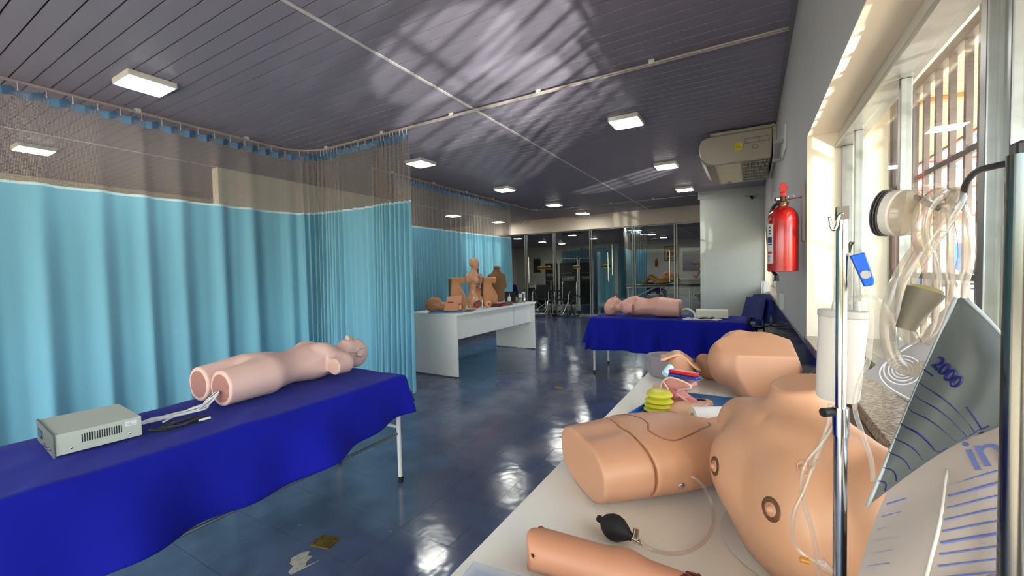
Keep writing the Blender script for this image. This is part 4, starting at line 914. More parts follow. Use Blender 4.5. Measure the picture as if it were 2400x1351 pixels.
# ---- switches, dispensers, paper sign and camera
def wall_box(name, lab, cat, y, z, w_, h, d=.03, col='d2d0cc', extra=None):
    t = thing(name, lab, cat, (WX, y, z)); MB().box((-d, -w_/2, -h/2), (-.0005, w_/2, h/2)).build('cover', M('fit_'+col, col, .4), t, bevel=.004)
    if extra == 'slots':
        for k in range(5): MB().box((-d-.001, -w_*.3, -h*.25+.022*k), (-d-.0001, w_*.3, -h*.25+.008+.022*k)).build('slot', M('slot_dark'), t)
    else: MB().box((-d-.003, -w_*.22, -h*.2), (-d-.0001, w_*.22, h*.2)).build('rocker', M('fit_e0', 'e0deda', .4), t, bevel=.001)
    return t
wall_box('soap_dispenser', 'white dispenser box with dark slots on the wall beyond the extinguisher', 'dispenser', 8.2, .90, .50, .26, .09, extra='slots')
wall_box('soap_dispenser', 'second white dispenser box right beside the slotted one', 'dispenser', 7.4, .91, .42, .26, .08)
wall_box('socket_plate', 'white socket plate above the dark stone wall lining', 'socket', 5.2, .955, .16, .07, .012)
wall_box('socket_plate', 'tall slim white wall fitting nearest the window sill', 'socket', 4.22, .975, .10, .13, .03)
t = thing('wall_panel', 'flat grey cover panel on the wall left of the extinguisher', 'panel', (WX, 5.10, 1.45)); MB().box((-.012, -.12, -.16), (-.0005, .12, .17)).build('cover', M('panel_grey', '9fa09c', .5), t, bevel=.002)
t = thing('security_camera', 'small dark camera under the ceiling beyond the air conditioner', 'camera', (.02, 9.33, 2.66)); MB().box((-.10, 0, -.0), (.10, .058, .02)).build('mount', M('holder_grey'), t, bevel=.003); MB().cyl((0, .03, -.005), (.02, -.05, -.05), .026, n=14).build('lens_body', m_blk, t, smooth='auto')
t = thing('ceiling_bracket', 'pair of thin bent metal hooks under the ceiling before the beam', 'bracket', (-5.6, 10.6, H)); 
for dx in (0, .16): MB().tube(spline([(dx, 0, -.0), (dx, 0, -.05), (dx-.12, -.05, -.16)], 4), .009, 6).build('hook', M('chrome'), t, smooth=True)
# ============================================================= BEFORE AND BEHIND THE GLASS DOORS
m_navy = M('black_fabric', '0c0f16', .8); m_wtxt = M('white_print', 'b9bcc4', .6); m_frm = M('screen_tube', 'bdbdb8', .3, metal=.3)
sc = thing('folding_screen', 'three-leaf folding screen of black printed fabric in white tube frames behind the glass', 'folding screen', (-4.95, 12.2, 0))
leaves = [((-5.84, 12.35), (-5.24, 12.05)), ((-5.20, 12.03), (-4.62, 12.13)), ((-4.57, 12.13), (-4.28, 12.62))]
for (a, b) in leaves:
    a = np.array(a); b = np.array(b); d = unit(b-a); pts = [(*a, .12), (*a, 1.66)]
    P = [(*a, .10), (*a, 1.62), (*(a+d*.05), 1.68), (*(b-d*.05), 1.68), (*b, 1.62), (*b, .10)]
    MB().tube(P, .014, 8).tube([(*a, .22), (*b, .22)], .010, 8).build('leaf_frame', m_frm, sc, world=True, smooth='auto')
    c_ = (a+b)/2; n_ = np.array([d[1], -d[0]]); L_ = np.linalg.norm(b-a)
    MB().obox((*c_, .90), (L_-.05, .008, 1.30), np.array([[d[0], -d[1], 0], [d[1], d[0], 0], [0, 0, 1]])).build('leaf_fabric', m_navy, sc, world=True)
    o = np.array([*c_, 1.10])+np.array([*n_, 0])*.0075
    k_ = min(1, L_/.62)
    for tx_, z_, sz in (('MEDICINA', .075, .080), ('UASS/PIC', -.045, .105)):
        text('printed_word', tx_, sz*k_, m_wtxt, frame(o+np.array([-.02*d[0]*(tx_[0] == 'M')*3, -.02*d[1], z_]), (*d, 0), (0, 0, 1)), sc, shear=.15)
    for q in ((-.24, .125), (-.26, .02), (-.26, -.105)):
        e = o+np.array([0, 0, q[1]]); MB().bar(e-np.array([*d, 0])*.24*k_, e+np.array([*d, 0])*(.10 if q[1] > .1 else .24)*k_, .004).build('print_line', m_wtxt, sc, world=True)
    for p in (a, b):
        MB().cyl((*p, .05), (*p, .10), .018, n=8).build('caster_stem', m_frm, sc, world=True); MB().cyl((p[0]-.012, p[1], .035), (p[0]+.012, p[1], .035), .035, n=12).build('caster', m_blk, sc, world=True)
def wheelchair(label, x, y, rot, back=.90):
    t = thing('wheelchair', label, 'wheelchair', (x, y, 0), rot); fr = M('wheelchair_chrome', 'c3c4c2', .25, metal=.6)
    MB().box((-.21, -.20, .47), (.21, .20, .50)).build('seat', m_navy, t, bevel=.008)
    MB().slab(lambda u, v: ((u-.5)*.42, .21+.03*math.sin(pi*u), .50+.40*v), 6, 4, .01).build('backrest', m_navy, t, smooth='auto')
    for s_ in (-1, 1):
        MB().tube([(s_*.29+.012*0, .14+.29*math.cos(a), .31+.29*math.sin(a)) for a in np.linspace(0, 2*pi, 28)[:-1]], .014, 6, closed=True).build('wheel_rim', m_blk, t, smooth=True)
        sp = MB()
        for k in range(8): sp.cyl((s_*.29, .14, .31), (s_*.29, .14+.28*math.cos(k*pi/4), .31+.28*math.sin(k*pi/4)), .003, n=5)
        sp.cyl((s_*.27, .14, .31), (s_*.31, .14, .31), .022, n=10).build('spokes', fr, t)
        MB().tube(spline([(s_*.23, .23, .12), (s_*.23, .23, .92), (s_*.23, .33, .95)], 5), .011, 8).build('back_tube', fr, t, smooth=True)
        MB().tube(spline([(s_*.23, .20, .30), (s_*.23, -.14, .30), (s_*.23, -.20, .42), (s_*.23, -.16, .70), (s_*.23, .20, .71)], 5), .010, 8).build('side_frame', fr, t, smooth=True)
        MB().box((s_*.23-.025, -.12, .715), (s_*.23+.025, .18, .745)).build('armrest', m_blk, t, bevel=.006)
        MB().tube([(s_*.20, -.20, .44), (s_*.21, -.34, .28), (s_*.16, -.42, .12)], .010, 8).build('footrest_tube', fr, t)
        MB().obox((s_*.11, -.45, .115), (.15, .12, .012), np.eye(3)).build('footplate', fr, t, bevel=.003)
        cs = MB().tube([(s_*.24, -.20, .30), (s_*.24, -.20, .12)], .010, 8).build('caster_fork', fr, t)
        MB().lathe([(.001, -.014), (.098, -.014), (.10, 0), (.098, .014), (.001, .014)], n=22, R=np.array([[0,0,1],[0,1,0],[-1,0,0]]), c=(s_*.24, -.20, .10)).build('caster', m_blk, cs)
        MB().tube([(s_*.24+.016*s_, -.20+.07*math.cos(a), .10+.07*math.sin(a)) for a in np.linspace(0, 2*pi, 16)[:-1]], .005, 5, closed=True).build('caster_rim', fr, cs)
    MB().tube([(-.23, -.10, .14), (.23, .10, .46)], .009, 8).tube([(.23, -.10, .14), (-.23, .10, .46)], .009, 8).build('cross_brace', fr, t)
    return t
wheelchair('black wheelchair on the left, standing before the glass doors beside the desk end', -5.25, 10.86, .25)
wheelchair('black wheelchair with pale frame on the right, before the printed screen', -4.52, 10.86, -.15)
# ---- logo marks stuck on the glass
for i, (x, lab) in enumerate(((-5.55, 'yellow and black logo sticker on the glass left of the printed screen'), (-5.28, 'yellow and black logo sticker on the glass over the left leaf of the screen'), (-4.38, 'yellow and black logo sticker on the glass over the right leaf of the screen'), (-3.50, 'yellow and black logo sticker on the glass before the blue curtains'), (-1.12, 'yellow and black logo sticker on the glass next to the grey wall block'))):
    t = thing('logo_sticker', lab, 'sticker', (x, YB+.092, 1.42))
    MB().box((-.13, -.001, -.045), (.13, .001, -.005)).build('bar', M('logo_black', '15140f', .5), t)
    MB().prism([(-.12, .0), (-.06, .035), (-.02, .02), (.03, .06), (.08, .02), (.12, .0)], lambda a, b: (a, -.001, b), lambda a, b: (a, .001, b)).build('crest', M('logo_yellow', 'a08a2a', .5), t)
    MB().box((-.07, -.001, -.07), (.12, .001, -.05)).build('underline', M('logo_yellow'), t)
# ---- curtains of the far room
def fcurt(lab, path, seed, den=.35):
    P = arc_path(path, .01); Ls = float(np.sum(np.linalg.norm(np.diff(P, axis=0), axis=1)))
    return curtain(lab, path, .0, Ls-.02, lambda s: den, .12, 2.04, 2.75, seed=seed, amp=.04)
fcurt('blue gathered curtain hanging left behind the printed screen', [(-6.2, 14.6), (-5.3, 14.6)], 11)
fcurt('pale aqua curtain panel just left of the chrome door pull', [(-4.36, 13.2), (-3.75, 13.2)], 12, .05)
fcurt('aqua curtain running back behind the chrome door pull', [(-3.72, 13.5), (-4.02, 16.2)], 13, .1)
fcurt('dark folded blue curtain next to the small far extinguisher', [(-4.02, 16.3), (-3.38, 16.3)], 14)
t = thing('curtain_rail', 'curtain rail under the ceiling of the room behind the glass', 'curtain rail', (-3.9, 14.9, H-.035))
for a, b in (((-6.5, 14.6), (-4.6, 14.6)), ((-4.6, 13.2), (-3.2, 13.2)), ((-4.05, 16.3), (-.9, 16.3)), ((-3.6, 13.2), (-4.05, 16.3))): MB().cyl((*a, H-.03), (*b, H-.03), .010, n=6).build('rail_profile', m_rail, t, world=True)
# ---- black examination couch with a child mannequin
cq = thing('examination_couch', 'black padded couch on white legs seen through the glass door', 'bed', (-2.45, 13.2, 0))
MB().box((-3.38, 12.9, .765), (-1.25, 13.5, .825)).build('couch_pad', M('black_vinyl', '0d0d0f', .35), cq, world=True, bevel=.025, segs=3)
for y in (12.94, 13.46): MB().tube(spline([(-3.28, y, 0), (-3.28, y, .66), (-3.20, y, .75), (-1.62, y, .75), (-1.52, y, .66), (-1.52, y, 0)], 5), .016, 8).build('leg_frame', m_wht, cq, world=True, smooth=True); MB().cyl((-3.28, y, .36), (-2.5, y, .74), .010, n=6).cyl((-1.52, y, .36), (-2.3, y, .74), .010, n=6).build('brace', m_wht, cq, world=True)
for x in (-3.28, -1.52): MB().cyl((x, 12.94, .36), (x, 13.46, .36), .011, n=6).build('cross_bar', m_wht, cq, world=True)
def lying(label, x, y, z, rot, k, mat, knee=.24):
    t = thing('training_mannequin', label, 'mannequin', (x, y, z), rot, scale=k)
    def f(P):
        X = P[..., 1]; s = np.stack([P[..., 0], np.abs(X), P[..., 2]], -1)
        d = s_ell(P, (.62, 0, .11), (.20, .15, .10)); d = smin(d, s_ell(P, (.42, 0, .10), (.14, .13, .09)), .06)
        d = smin(d, s_cap(s, (.36, .08, .10), (.14, .10, knee+.10), .075, .055), .03); d = smin(d, s_cap(s, (.14, .10, knee+.10), (-.06, .10, .05), .052, .036), .02)
        d = smin(d, s_cap(s, (-.06, .10, .04), (-.15, .10, .13), .032, .022), .02); d = smin(d, s_cap(s, (.74, .15, .11), (.50, .21, .07), .045, .035), .03)
        d = smin(d, s_cap(s, (.50, .21, .07), (.30, .19, .05), .035, .028), .02); d = smin(d, s_cap(P, (.76, 0, .10), (.88, 0, .11), .05, .048), .03)
        return smin(d, head_sdf(np.stack([P[..., 1], P[..., 0], P[..., 2]], -1), (0, .97, .12), k=1.05), .02)
    iso('body', f, (-.2, -.28, -.01), (1.12, .28, .45), .018, mat, t); return t
lying('orange child mannequin with bent knees lying on the black couch', -2.78, 13.18, .828, 0, .92, M('mannequin_orange', 'b9803c', .45), knee=.17)
tb2 = thing('table', 'white table against the far wall carrying mannequins', 'table', (-1.9, 17.3, 0))
MB().box((-3.1, 17.0, .86), (-1.0, 17.9, .90)).build('table_top', m_desk, tb2, world=True, bevel=.004); MB().box((-3.0, 17.05, .0), (-2.96, 17.85, .859)).box((-1.1, 17.05, 0), (-1.06, 17.85, .859)).build('side_panel', m_desk, tb2, world=True); MB().box((-2.95, 17.1, .5), (-1.11, 17.12, .859)).build('modesty_panel', m_desk, tb2, world=True)
lying('reddish mannequin with raised knees lying on the far white table', -1.75, 17.4, .904, 0, .95, M('mannequin_rust', 'a5623c', .5), knee=.30)
t = thing('birth_trainer', 'orange pelvis trainer with a dark opening on the far white table', 'anatomy model', (-2.85, 17.35, .904)); iso('body', lambda P: smax(smin(s_ell(P, (0, 0, .14), (.20, .16, .14)), s_ell(P, (.28, 0, .12), (.15, .14, .12)), .05), -s_ell(P, (0, -.15, .17), (.05, .05, .03)), .01), (-.24, -.2, -.01), (.48, .2, .32), .02, M('mannequin_peach', 'c27a4a', .5), t)
c1 = copy_tree(ch, location=(-2.75, 14.3, 0), rotation_euler=(0, 0, pi), label='blue chair standing behind the black couch in the far room'); copy_tree(ch, location=(-3.05, 16.45, .0), rotation_euler=(0, 0, 0), label='tall blue chair back beside the far curtain'); copy_tree(ch, location=(-7.1, 12.9, 0), rotation_euler=(0, 0, 2.6), label='blue chair behind the glass near the edge of the desk curtain')
# dark easel table at the right of the far room, side table left
t = thing('folding_table', 'dark folding table leg frame by the grey wall block in the far room', 'table', (-1.05, 12.6, 0)); MB().box((-1.32, 12.3, .53), (-.75, 12.9, .56)).build('table_top', M('dark_brown', '35241d', .5), t, world=True, bevel=.004); MB().bar((-1.28, 12.35, .53), (-.9, 12.35, .0), .035).bar((-1.28, 12.85, .53), (-.9, 12.85, .0), .035).bar((-.9, 12.35, .53), (-1.2, 12.35, .0), .03).bar((-.9, 12.85, .53), (-1.2, 12.85, .0), .03).build('leg_frame', M('dark_brown'), t, world=True)
t = thing('side_table', 'small table under a dark cloth left of the printed screen behind the glass', 'table', (-6.35, 12.6, 0)); MB().box((-6.6, 12.3, .05), (-6.1, 12.9, .76)).build('table_cloth', M('dark_blue_cloth', '141c2c', .8), t, world=True, bevel=.03); MB().box((-6.62, 12.28, 0), (-6.57, 12.33, .05)).box((-6.13, 12.28, 0), (-6.08, 12.33, .05)).build('leg', m_wht, t, world=True)
for k in range(3): tag(MB().box((-6.5+.05*k, 12.45, .762+.02*k), (-6.25+.03*k, 12.7, .780+.02*k)).build('folded_paper', M('paper_white', 'aeb4b8', .6)), ['lowest white paper packet on the dark side table', 'middle white paper packet on the dark side table', 'top white paper packet on the dark side table'][k], 'paper', 'paper packets on the side table')
# ---- wall pieces of the far room
def pic(lab, x0, x1, z0, z1, y, cat='poster', name='poster'):
    t = thing(name, lab, cat, ((x0+x1)/2, y, (z0+z1)/2)); MB().box((x0, y-.03, z0), (x1, y-.001, z1)).build('picture_frame', M('frame_grey', '5c5a58', .5), t, world=True, bevel=.003); return t
p_ = pic('framed yellow and red poster on the far wall', -3.95, -3.35, 1.72, 2.52, 23.2)
MB().box((-3.90, 23.16, 1.77), (-3.40, 23.169, 2.47)).build('poster_sheet', M('poster_cream', 'cdb684', .6), p_, world=True)
for a in ((-3.86,2.28,-3.5,2.40,'c8962c'), (-3.80,1.98,-3.66,2.20,'8f3a22'), (-3.62,2.0,-3.45,2.18,'9c4a2a'), (-3.82,1.80,-3.60,1.93,'7a3a26'), (-3.56,1.81,-3.44,1.92,'b9762c')): MB().box((a[0], 23.155, a[1]), (a[2], 23.159, a[3])).build('printed_patch', M('ink_'+a[4], a[4], .6), p_, world=True)
p_ = pic('dark window with blue slatted blind on the far wall at right', -3.05, -1.1, 1.15, 2.2, 23.2, 'window', 'blind_window')
MB().box((-3.0, 23.16, 1.2), (-1.15, 23.169, 2.15)).build('window_dark', M('dark_pane', '0d1220', .2), p_, world=True)
for k in range(9): MB().box((-3.0, 23.12, 1.24+.102*k), (-1.15, 23.15, 1.29+.102*k)).build('blind_slat', M('blind_blue', '1238a8', .7), p_, world=True)
p_ = pic('dark green notice board on the far wall left of the printed screen', -11.75, -11.25, 1.24, 2.12, 23.2); 
for k in range(3): MB().box((-11.66, 23.155, 1.36+.25*k), (-11.34, 23.159, 1.52+.25*k)).build('notice', M('notice_dark', '23303a', .6), p_, world=True)
MB().box((-11.72, 23.16, 1.28), (-11.28, 23.169, 2.08)).build('board', M('board_green', '16281f', .6), p_, world=True)
e2 = copy_tree(ex, location=(-4.35, 23.125, 1.45), label='small red extinguisher on the far wall beside the dark blue curtain')
# ============================================================= WHITE TABLE ON THE RIGHT
TX0, TX1, TY0, TY1, TZ = -.45, .236, .515, 2.25, .75
tb = thing('table', 'white laminate table along the window wall covered with body part models', 'table', ((TX0+TX1)/2, (TY0+TY1)/2, 0))
m_tt = M('table_laminate', 'f4f3e8', .38, noise=.03, nscale=3)
MB().box((TX0, TY0, TZ-.027), (TX1, TY1, TZ)).build('table_top', m_tt, tb, world=True, bevel=.002)
for y in (TY0+.02, TY1-.05): MB().box((TX0+.03, y, 0), (TX1-.02, y+.025, TZ-.0275)).build('side_panel', m_tt, tb, world=True, bevel=.002)
MB().box((TX1-.2, TY0+.046, .35), (TX1-.178, TY1-.051, TZ-.0275)).build('modesty_panel', m_tt, tb, world=True)
m_sk = M('vinyl_skin', 'cd9673', .45, noise=.04, nscale=10, spec=.45); m_skb = M('vinyl_skin_shade', 'c08a66', .5); m_sk2 = M('vinyl_skin_pale', 'cb9774', .42, noise=.04, nscale=9)
m_seam = M('vinyl_seam', '94583a', .6); m_hole = M('hole_dark', '2a120c', .7)
def tl(z): return TZ+z
# ---- abdomen and thigh trainer lying across the table
ab = thing('abdomen_trainer', 'large peach abdomen trainer with curved seam lying across the white table', 'anatomy model', (-.350, .915, TZ+.002), -.81)
def prof_ab(t):
    w_ = np.interp(t, [0, .05, .10, .20, .30, .42, .56], [.128, .132, .137, .142, .130, .118, .130]); h = np.interp(t, [0, .08, .16, .28, .42, .56], [.132, .138, .146, .142, .108, .115]); return w_, h
def fab(P):
    w_, h = prof_ab(P[..., 1]); q = np.stack([P[..., 0]/w_, (P[..., 2]-h*.5)/(h*.5)], -1)
    k = (np.abs(q[..., 0])**2.5+np.abs(q[..., 1])**2.5)**.4; d = (k-1)*np.minimum(w_, h*.5)
    d = smax(d, -P[..., 1]-.035*(P[..., 2]/.16-.5)*0, .003); d = smax(d, P[..., 1]-.56, .01)
    g = np.abs(P[..., 1]-.105-.012*np.sin(P[..., 2]*20))-.0030
    d = smax(d, -np.maximum(g, -(d+.007)), .002)                                  # ring groove between thigh piece and shell
    d = smax(d, -s_ell(P, (0, .015, .150), (.035, .09, .018)), .02)                # groin dip on the cut end
    d = smax(d, -s_ell(P, (-.005, .33, .145), (.006, .010, .012)), .004)           # navel
    return smax(d, -s_ell(P, (.118, .325, .075), (.012, .008, .008)), .003)
iso('body', fab, (-.16, -.02, -.02), (.16, .58, .20), .005, m_sk, ab)
seam(fab, [(-.10, .13, .15), (-.07, .155, .16), (-.02, .175, .17), (.02, .17, .17), (.05, .15, .165), (.085, .16, .15), (.098, .19, .14), (.085, .24, .15), (.06, .30, .16), (.03, .345, .165), (.01, .355, .165)], .0022, 'plate_seam', m_seam, ab, off=-.0004)
decal(fab, (.125, .175, .055), (1, 0, 0), .007, .007, 'screw_plate', M('steel'), ab, dome=.003)
decal(fab, (.115, .325, .075), (1, 0, .2), .006, .006, 'tube_port', m_hole, ab)
# ---- bulb pump with its tube
pu = thing('hand_pump', 'black rubber squeeze bulb with clear tube lying on the white table', 'pump', tuple(at(1437, 1235, z=TZ)))
A_ = at(1400, 1214, z=.782); B_ = at(1484, 1262, z=.770); ax = B_-A_; Lb = np.linalg.norm(ax); ax /= Lb
bp_ = [(0, .006), (.04, .0085), (.09, .0085), (.12, .007), (.2, .018), (.35, .027), (.5, .030), (.65, .027), (.8, .018), (.92, .0095), (1.0, .009)]
MB().tube([A_+ax*Lb*t for t, _ in bp_], [r*.80 for _, r in bp_], 24).build('bulb', M('black_matt_rubber', '141212', .7), pu, smooth=True, world=True)
C_ = at(1505, 1277, z=.766); MB().tube([B_, B_+(C_-B_)*.45, B_+(C_-B_)*.5, B_+(C_-B_)*.8, C_], [.0075, .0075, .005, .005, .0035], 14).build('valve', M('chrome'), pu, smooth='auto', world=True)
k_ = B_+(C_-B_)*.3; MB().cyl(k_+np.array([0, 0, .006]), k_+np.array([0, .004, .018]), .0055, n=12).build('valve_screw', M('chrome'), pu, smooth='auto', world=True)
m_tub = glass_mat('clear_tube', 'f6f2ec', 2.2, .08, op=.14)
tp = [C_, at(1530, 1290, z=.757), at(1575, 1299, z=.756), at(1620, 1291, z=.757), at(1655, 1265, z=.758), at(1672, 1225, z=.765), at(1668, 1180, z=.785), at(1648, 1140, z=.815), at(1632, 1124, z=.828), at(1619, 1117, z=.832)]
MB().tube(spline(tp, 8), .0034, 10).build('tube', m_tub, pu, smooth=True, world=True)
# ---- cut forearm with an open wound at the wrist
arm = thing('wound_arm', 'forearm model with a dark wound at the wrist at the front of the white table', 'anatomy model', (-.335, .632, TZ+.001), .10)
m_arm = M('arm_skin', 'c08463', .5, noise=.05, nscale=12)
def farm(P):
    d = s_cap(P, (-.02, 0, .034), (.16, .0, .033), .035, .031); d = smin(d, s_cap(P, (.16, 0, .033), (.275, .005, .026), .030, .022), .02)
    d = smin(d, s_box(P, (.315, .005, .024), (.042, .032, .011), .010), .02)
    for i, (y, L_) in enumerate(((-.022, .052), (-.006, .060), (.011, .056), (.027, .044))):
        d = smin(d, s_cap(P, (.35, y, .026), (.35+L_*.55, y*1.1, .028), .0085, .008), .005); d = smin(d, s_cap(P, (.35+L_*.55, y*1.1, .028), (.35+L_, y*1.15, .016), .008, .0065), .003)
    d = smin(d, s_cap(P, (.295, .035, .022), (.335, .062, .018), .011, .0085), .008)
    d = smax(d, .004-P[..., 0]-.008*np.cos((P[..., 1]+.01)*95), .003)
    d = smax(d, -s_ell(P, (.0, .030, .055), (.020, .030, .022)), .003); d = smax(d, -s_ell(P, (.014, -.024, .042), (.004, .012, .004)), .002)
    return smax(d, .001-P[..., 2], .002)
iso('body', farm, (-.06, -.06, -.01), (.43, .09, .085), .0035, m_arm, arm)
decal(farm, (.012, -.026, .045), (0, -1, .4), .0035, .0035, 'peg_hole', m_hole, arm)
MB().ell((.010, .018, .040), (.012, .018, .022), 14, 8).build('inner_core', M('arm_core', '9c5c3c', .5), arm, smooth=True)
wn = MB()
for i in range(26):
    a = RNG.uniform(0, 6.28); r = RNG.uniform(0, 1)**.5; p = onto(farm, [(.262+.014*r*math.cos(a), .004+.030*r*math.sin(a), .06)])[0]
    wn.ell(p, (RNG.uniform(.003, .006), RNG.uniform(.003, .007), RNG.uniform(.002, .004)), 8, 6)
wn.build('wound', M('wound_dark', '3c0d0a', .2, noise=.5, nscale=200, hex2='6b1c14'), arm, smooth=True)
# ---- clear plastic tray in the corner
cl = thing('plastic_case', 'clear plastic case at the lower left corner of the white table', 'case', (-.325, .535, TZ), .10)
m_ps = glass_mat('clear_styrene', 'eef2f8', 1.6, .1, op=.35)
MB().box((-.085, -.05, .0), (.105, .040, .014)).build('case_body', m_ps, cl, bevel=.005); MB().box((-.088, -.053, .0145), (.108, .043, .024)).build('lid', m_ps, cl, bevel=.006, segs=3)
# ---- big bust
Rb = Matrix(((.5527, .0079, -.8334), (-.8131, .2246, -.5371), (.1829, .9744, .1305)))
KB = .955; ob = Vector((.1525, .806, .299)); base_l = Vector((0, .44, .10))
bu = thing('bust_trainer', 'large headless female chest model nearest the camera, leaning by the window', 'anatomy model', ob+Rb @ (base_l*KB), tuple(Rb.to_euler()), scale=KB)
OFF = np.array([0, .44, .10]); UPL = np.array(Rb.transposed() @ Vector((0, 0, 1)))
def fbu(P):
    q = P+OFF; q = np.stack([q[..., 0], q[..., 1]+.14*q[..., 0], q[..., 2]], -1); X = np.abs(q[..., 0]); s = np.stack([X, q[..., 1], q[..., 2]], -1)
    d = s_ell(q, (0, .59, .105), (.178, .165, .108)); d = smin(d, s_ell(q, (0, .46, .062), (.098, .15, .066)), .07)
    d = smin(d, s_cap(s, (.05, .700, .095), (.165, .665, .085), .052, .060), .045)
    d = smin(d, s_cap(s, (.175, .655, .085), (.205, .58, .075), .058, .050), .04)
    d = smin(d, s_ell(s, (.080, .600, .172), (.066, .068, .042)), .04)
    d = smin(d, s_cap(q, (0, .72, .085), (0, .86, .100), .058, .052), .026)
    d = smax(d, (q[..., 1]-.800+.38*(q[..., 2]-.095))*.93, .004)                          # flat neck cut
    d = smax(d, -s_box(s, (.262, .59, .08), (.055, .10, .2), .01), .008)
    d = smin(d, s_cap(s, (.02, .712, .155), (.13, .722, .130), .008, .010), .03)     # collar bones
    wz = P@UPL*KB                                                                    # trim where it meets the table
    return smax(d, -(wz-(TZ+.006-(ob+Rb @ (base_l*KB)).z))/KB, .004)
iso('body', fbu, (-.28, -.10, -.16), (.28, .45, .16), .0058, m_sk2, bu)
m_ar = M('areola_brown', '54331a', .5, noise=.4, nscale=60, hex2='6e4626'); m_np = M('nipple', 'c08a6a', .5)
for s_ in (-1, 1):
    c_ = np.array((s_*.084, .600-.012*s_, .215))-OFF; decal(fbu, c_, (s_*.15, 0, 1), .019, .019, 'areola', m_ar, bu, off=.0008, m=6); decal(fbu, c_, (s_*.15, 0, 1), .011, .011, 'areola_centre', m_np, bu, off=.0016, m=3)
    pn = onto(fbu, [c_])[0]; MB().ell(pn, (.0075, .0075, .0075), 14, 10).build('nipple', m_np, bu, smooth=True)
c_ = np.array((.115, .672, .19))-OFF; pr = [c_+np.array((.012*math.cos(a), .014*math.sin(a), 0)) for a in np.linspace(0, 2*pi, 18)[:-1]]
MB().tube(onto(fbu, pr), .0012, 5, closed=True).build('raised_ring', m_sk2, bu, smooth=True); decal(fbu, c_, (.2, 0, 1), .006, .006, 'raised_dot', m_sk2, bu, dome=.003)
pk = onto(fbu, [np.array((.222, .66, .10))-OFF])[0]; MB().ell(pk+np.array((.004, 0, 0)), (.008, .011, .011), 14, 8).build('strap_knob', m_blk, bu, smooth=True)
bp2 = thing('base_plate', 'thin white oval plate under the big chest model', 'plate', (.080, .918, TZ))
# plate follows the bust's footprint on the table
MB().lathe([(.001, .0), (.128, 0), (.133, .003), (.128, .0055), (.001, .0055)], n=48, sx=1.0, sy=1.12).build('plate', M('plate_milk', 'd5d3ca', .4), bp2, smooth='auto')
# ---- hip and buttock trainer further back
hb = thing('hip_trainer', 'peach buttock trainer with flat cut faces standing behind the abdomen trainer', 'anatomy model', (.02, 2.0, TZ+.001), -.1, scale=.88)
def fhb(P):
    d = s_ell(P, (0, 0, .14), (.175, .20, .155)); d = smin(d, s_ell(P, (-.085, .075, .155), (.10, .11, .12)), .03); d = smin(d, s_ell(P, (-.095, -.085, .145), (.10, .11, .12)), .03)
    d = smin(d, s_box(P, (.05, -.02, .12), (.12, .17, .12), .04), .04)
    d = smax(d, -s_cap(P, (-.20, 0, .24), (-.19, -.005, .0), .008, .012), .02)
    d = smax(d, s_pl(P, (0, 0, .250), (.16, -.30, 1)), .003); d = smax(d, s_pl(P, (.02, -.165, .14), (.42, -.9, .10)), .003); d = smax(d, s_pl(P, (.165, 0, .18), (1, .1, .35)), .003)
    d = smax(d, -s_ell(P, (-.02, .01, .285), (.05, .09, .018)), .02); return smax(d, .001-P[..., 2], .003)
iso('body', fhb, (-.22, -.22, -.02), (.21, .22, .31), .0065, m_sk, hb)
t = thing('foot_model', 'small rounded peach limb model peeking out left of the buttock trainer', 'anatomy model', (-.17, 2.13, TZ+.001), .4)
iso('body', lambda P: smax(smin(smin(s_ell(P, (0, 0, .045), (.055, .045, .045)), s_ell(P, (-.02, 0, .085), (.035, .035, .035)), .02), s_ell(P, (.03, -.02, .03), (.035, .03, .03)), .012), .001-P[..., 2], .002), (-.08, -.07, -.01), (.08, .07, .13), .005, m_sk, t)
# ---- lidded tub, flap thigh, tube piece
t = thing('tub', 'round clear plastic tub with a lid at the back corner of the white table', 'tub', (-.352, 2.13, TZ), scale=1.08)
m_tubp = glass_mat('tub_plastic', 'dcd3d8', 1.3, .12, op=.5)
MB().lathe([(.001, .001), (.073, .001), (.080, .006), (.086, .085), (.083, .085), (.077, .008), (.001, .004)], n=36).build('tub_body', m_tubp, t, smooth='auto'); MB().lathe([(.001, .0895), (.070, .0895), (.074, .093), (.088, .093), (.090, .086), (.087, .0855), (.087, .0905), (.001, .0865)], n=36).build('lid', m_tubp, t, smooth='auto')
t = thing('thigh_pad', 'upright peach stump model with a draped skin flap before the clear tub', 'anatomy model', (-.270, 1.965, TZ+.001), .2)
iso('body', lambda P: smax(smax(s_cap(P, (.004, 0, -.03), (-.004, 0, .19), .049, .058), P[..., 2]-.125-.016*np.cos(P[..., 0]*40), .004), .001-P[..., 2], .002), (-.08, -.08, -.01), (.08, .08, .17), .005, m_sk, t)
MB().slab(lambda u, v: (-.085+.165*u, -.05+.10*v, .137+.012*math.cos((u-.45)*7)-.055*max(0, u-.55)**1.2*2), 16, 8, .010).build('skin_flap', M('flap_skin', 'e0ab86', .4), t, smooth=True)
MB().cyl((-.062, -.055, 0), (-.060, -.050, .085), .0022, n=8).build('pin', M('steel'), t)
t = thing('vein_pad', 'short hollow peach tube model lying left of the red and blue section model', 'anatomy model', (-.355, 1.80, TZ+.018), -.1)
MB().tube([(0, 0, 0), (.07, 0, 0), (.13, 0, -.002)], [.0165, .0155, .013], 18, cap=False).build('body', m_sk, t, smooth=True); MB().tube([(.001, 0, 0), (.12, 0, 0)], [.0125, .0125], 16).build('inner_bore', m_hole, t, smooth='auto'); MB().tube([(.02, -.016, -.006), (.12, -.018, -.004)], .002, 6).build('blue_vein', M('vein_blue', '2a3a96', .4), t)
